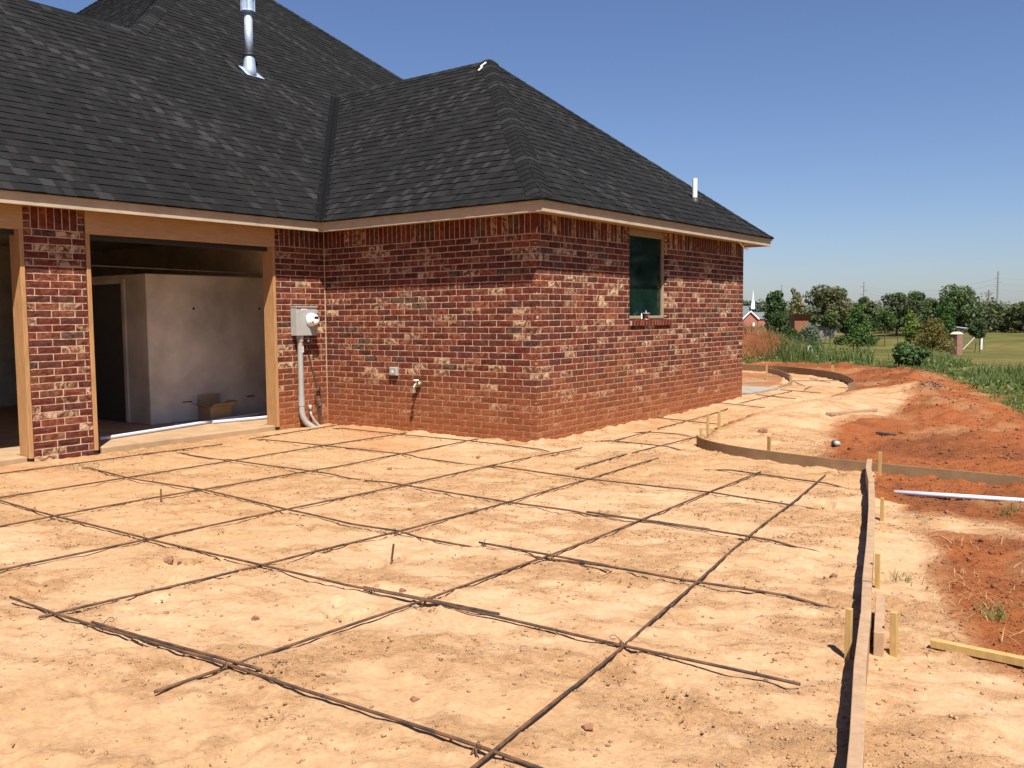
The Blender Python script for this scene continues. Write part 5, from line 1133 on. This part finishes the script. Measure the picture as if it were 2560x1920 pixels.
# soccer goal
g0 = np.array([-20.4, 131.6, -2.92]); g1 = np.array([-13.95, 113.7, -3.02]); gd = (g1-g0)/np.linalg.norm(g1-g0)
goal = thing("soccer_goal", "white soccer goal frame on the far playing field", "goal", tuple(g0)); up3 = np.array([0, 0, 2.35]); bk = np.array([-gd[1], gd[0], 0])*2.0
m_ = MB(); m_.tube([g0, g0+up3], .09, 8); m_.build("post", M_WHITE, goal); m_ = MB(); m_.tube([g1, g1+up3], .11, 8); m_.build("post", M_WHITE, goal); m_ = MB(); m_.tube([g0+up3, g1+up3], .09, 8); m_.build("crossbar", M_WHITE, goal)
m_ = MB(); m_.tube([g0+up3, g0-bk], .04, 6); m_.tube([g1+up3, g1-bk], .04, 6); m_.tube([g0-bk, g1-bk], .04, 6); m_.build("back_stay", M_WHITE, goal)
m_ = MB()
for k in range(1, 14):
    p_ = g0+(g1-g0)*k/14; m_.tube([p_+up3, p_-bk], .008, 4, False)
for k in range(1, 8): m_.tube([g0+up3*(1-k/8)-bk*k/8, g1+up3*(1-k/8)-bk*k/8], .008, 4, False)
m_.build("net", M_STEELP, goal)
# field fence
fe = thing("field_fence", "thin dark rail fence crossing the field behind the young trees", "fence", (-25, 121, -3))
P0, P1 = np.array([-48, 135.0]), np.array([-20, 120.2])
for k in range(15):
    q = P0+(P1-P0)*k/14; zf = float(Zt(q[0], q[1])); m_ = MB(); m_.tube([(q[0], q[1], zf-.2), (q[0], q[1], zf+1.25)], .05, 6); m_.build("fence_post", M_DOOR, fe)
for hh_ in (1.22, .95):
    m_ = MB(); m_.tube([(*(P0+(P1-P0)*k/14), float(Zt(*(P0+(P1-P0)*k/14)))+hh_) for k in range(15)], .03, 5); m_.build("rail", M_DOOR, fe)
# white marker box, yellow bag
x, y, z = gbase(2027, 58); wb = thing("utility_box", "small white box with dark square print in front of the grey shrub", "box", (x, y, z)); O_ = np.array([x, y, z+.0])
m_ = MB(); m_.hexa([T_(-.21, 0, 0), T_(.21, 0, 0), T_(.21, .25, 0), T_(-.21, .25, 0), T_(-.21, 0, .40), T_(.21, 0, .40), T_(.21, .25, .40), T_(-.21, .25, .40)]); m_.build("case", M_WHITE, wb)
m_ = MB(); m_.hexa([T_(-.08, -.01, .14), T_(.06, -.01, .14), T_(.06, -.002, .14), T_(-.08, -.002, .14), T_(-.08, -.01, .27), T_(.06, -.01, .27), T_(.06, -.002, .27), T_(-.08, -.002, .27)]); m_.build("print", M_DOOR, wb)
# utility poles
def pole(u, d, top, rad, label, mat, arms, group):
    x, y, z = gbase(u, d); t = thing("utility_pole", label, "utility pole", (x, y, z), group); m_ = MB(); m_.tube([(x, y, z-.5), (x, y, z+top)], [rad, rad*.6], 8); m_.build("shaft", mat, t); O_ = np.array([x, y, z])
    for hz_, a_, b_, r_ in arms:
        m_ = MB(); p_ = O_+np.array([0, 0, hz_]); m_.tube([p_+hx*a_, p_+hx*b_], r_, 5); m_.build("crossarm", mat, t)
    return O_+np.array([0, 0, top])
pole(1953, 420, 18.6, .36, "distant grey steel pole above the dark pine", M_STEELP, [(14.4, -.2, 1.2, .18), (15.8, -1.2, .2, .18)], "power poles on the skyline")
t2 = pole(2158, 380, 18.3, .36, "grey steel pole rising behind the narrow dark tree", M_STEELP, [(14.7, -.2, 1.4, .2), (16.3, -1.4, .2, .2), (13, -1.4, .2, .2)], "power poles on the skyline")
t3 = pole(2492, 260, 16.2, .34, "tallest grey steel pole at the right", M_STEELP, [(14.3, -.9, .1, .12), (13.2, -.1, 1.1, .12), (11.9, -.9, .1, .12)], "power poles on the skyline")
t4 = pole(2470, 190, 8.6, .24, "brown wooden pole with crossarms beside the tallest steel pole", M_POLE, [(8.0, -1.0, 1.0, .10), (7.7, -.6, .6, .1), (6.4, -.1, 1.0, .10)], "power poles on the skyline")
wr = thing("power_lines", "thin power lines strung between the skyline poles", "power line", tuple(t3))
for h1_, h2_ in ((1.9, 2.0), (3.0, 3.6), (4.3, 5.3)):
    m_ = MB(); a_ = t2-np.array([0, 0, h1_]); b_ = t3-np.array([0, 0, h2_]); m_.tube([a_+(b_-a_)*k/16+np.array([0, 0, -4*3.0*(k/16)*(1-k/16)]) for k in range(17)], .022, 4, False); m_.build("wire", M_STEELP, wr)
    m_ = MB(); c_ = b_+np.array([30, -10, -2]); m_.tube([b_+(c_-b_)*k/8+np.array([0, 0, -2*(k/8)*(1-k/8)]) for k in range(9)], .02, 4, False); m_.build("wire", M_STEELP, wr)
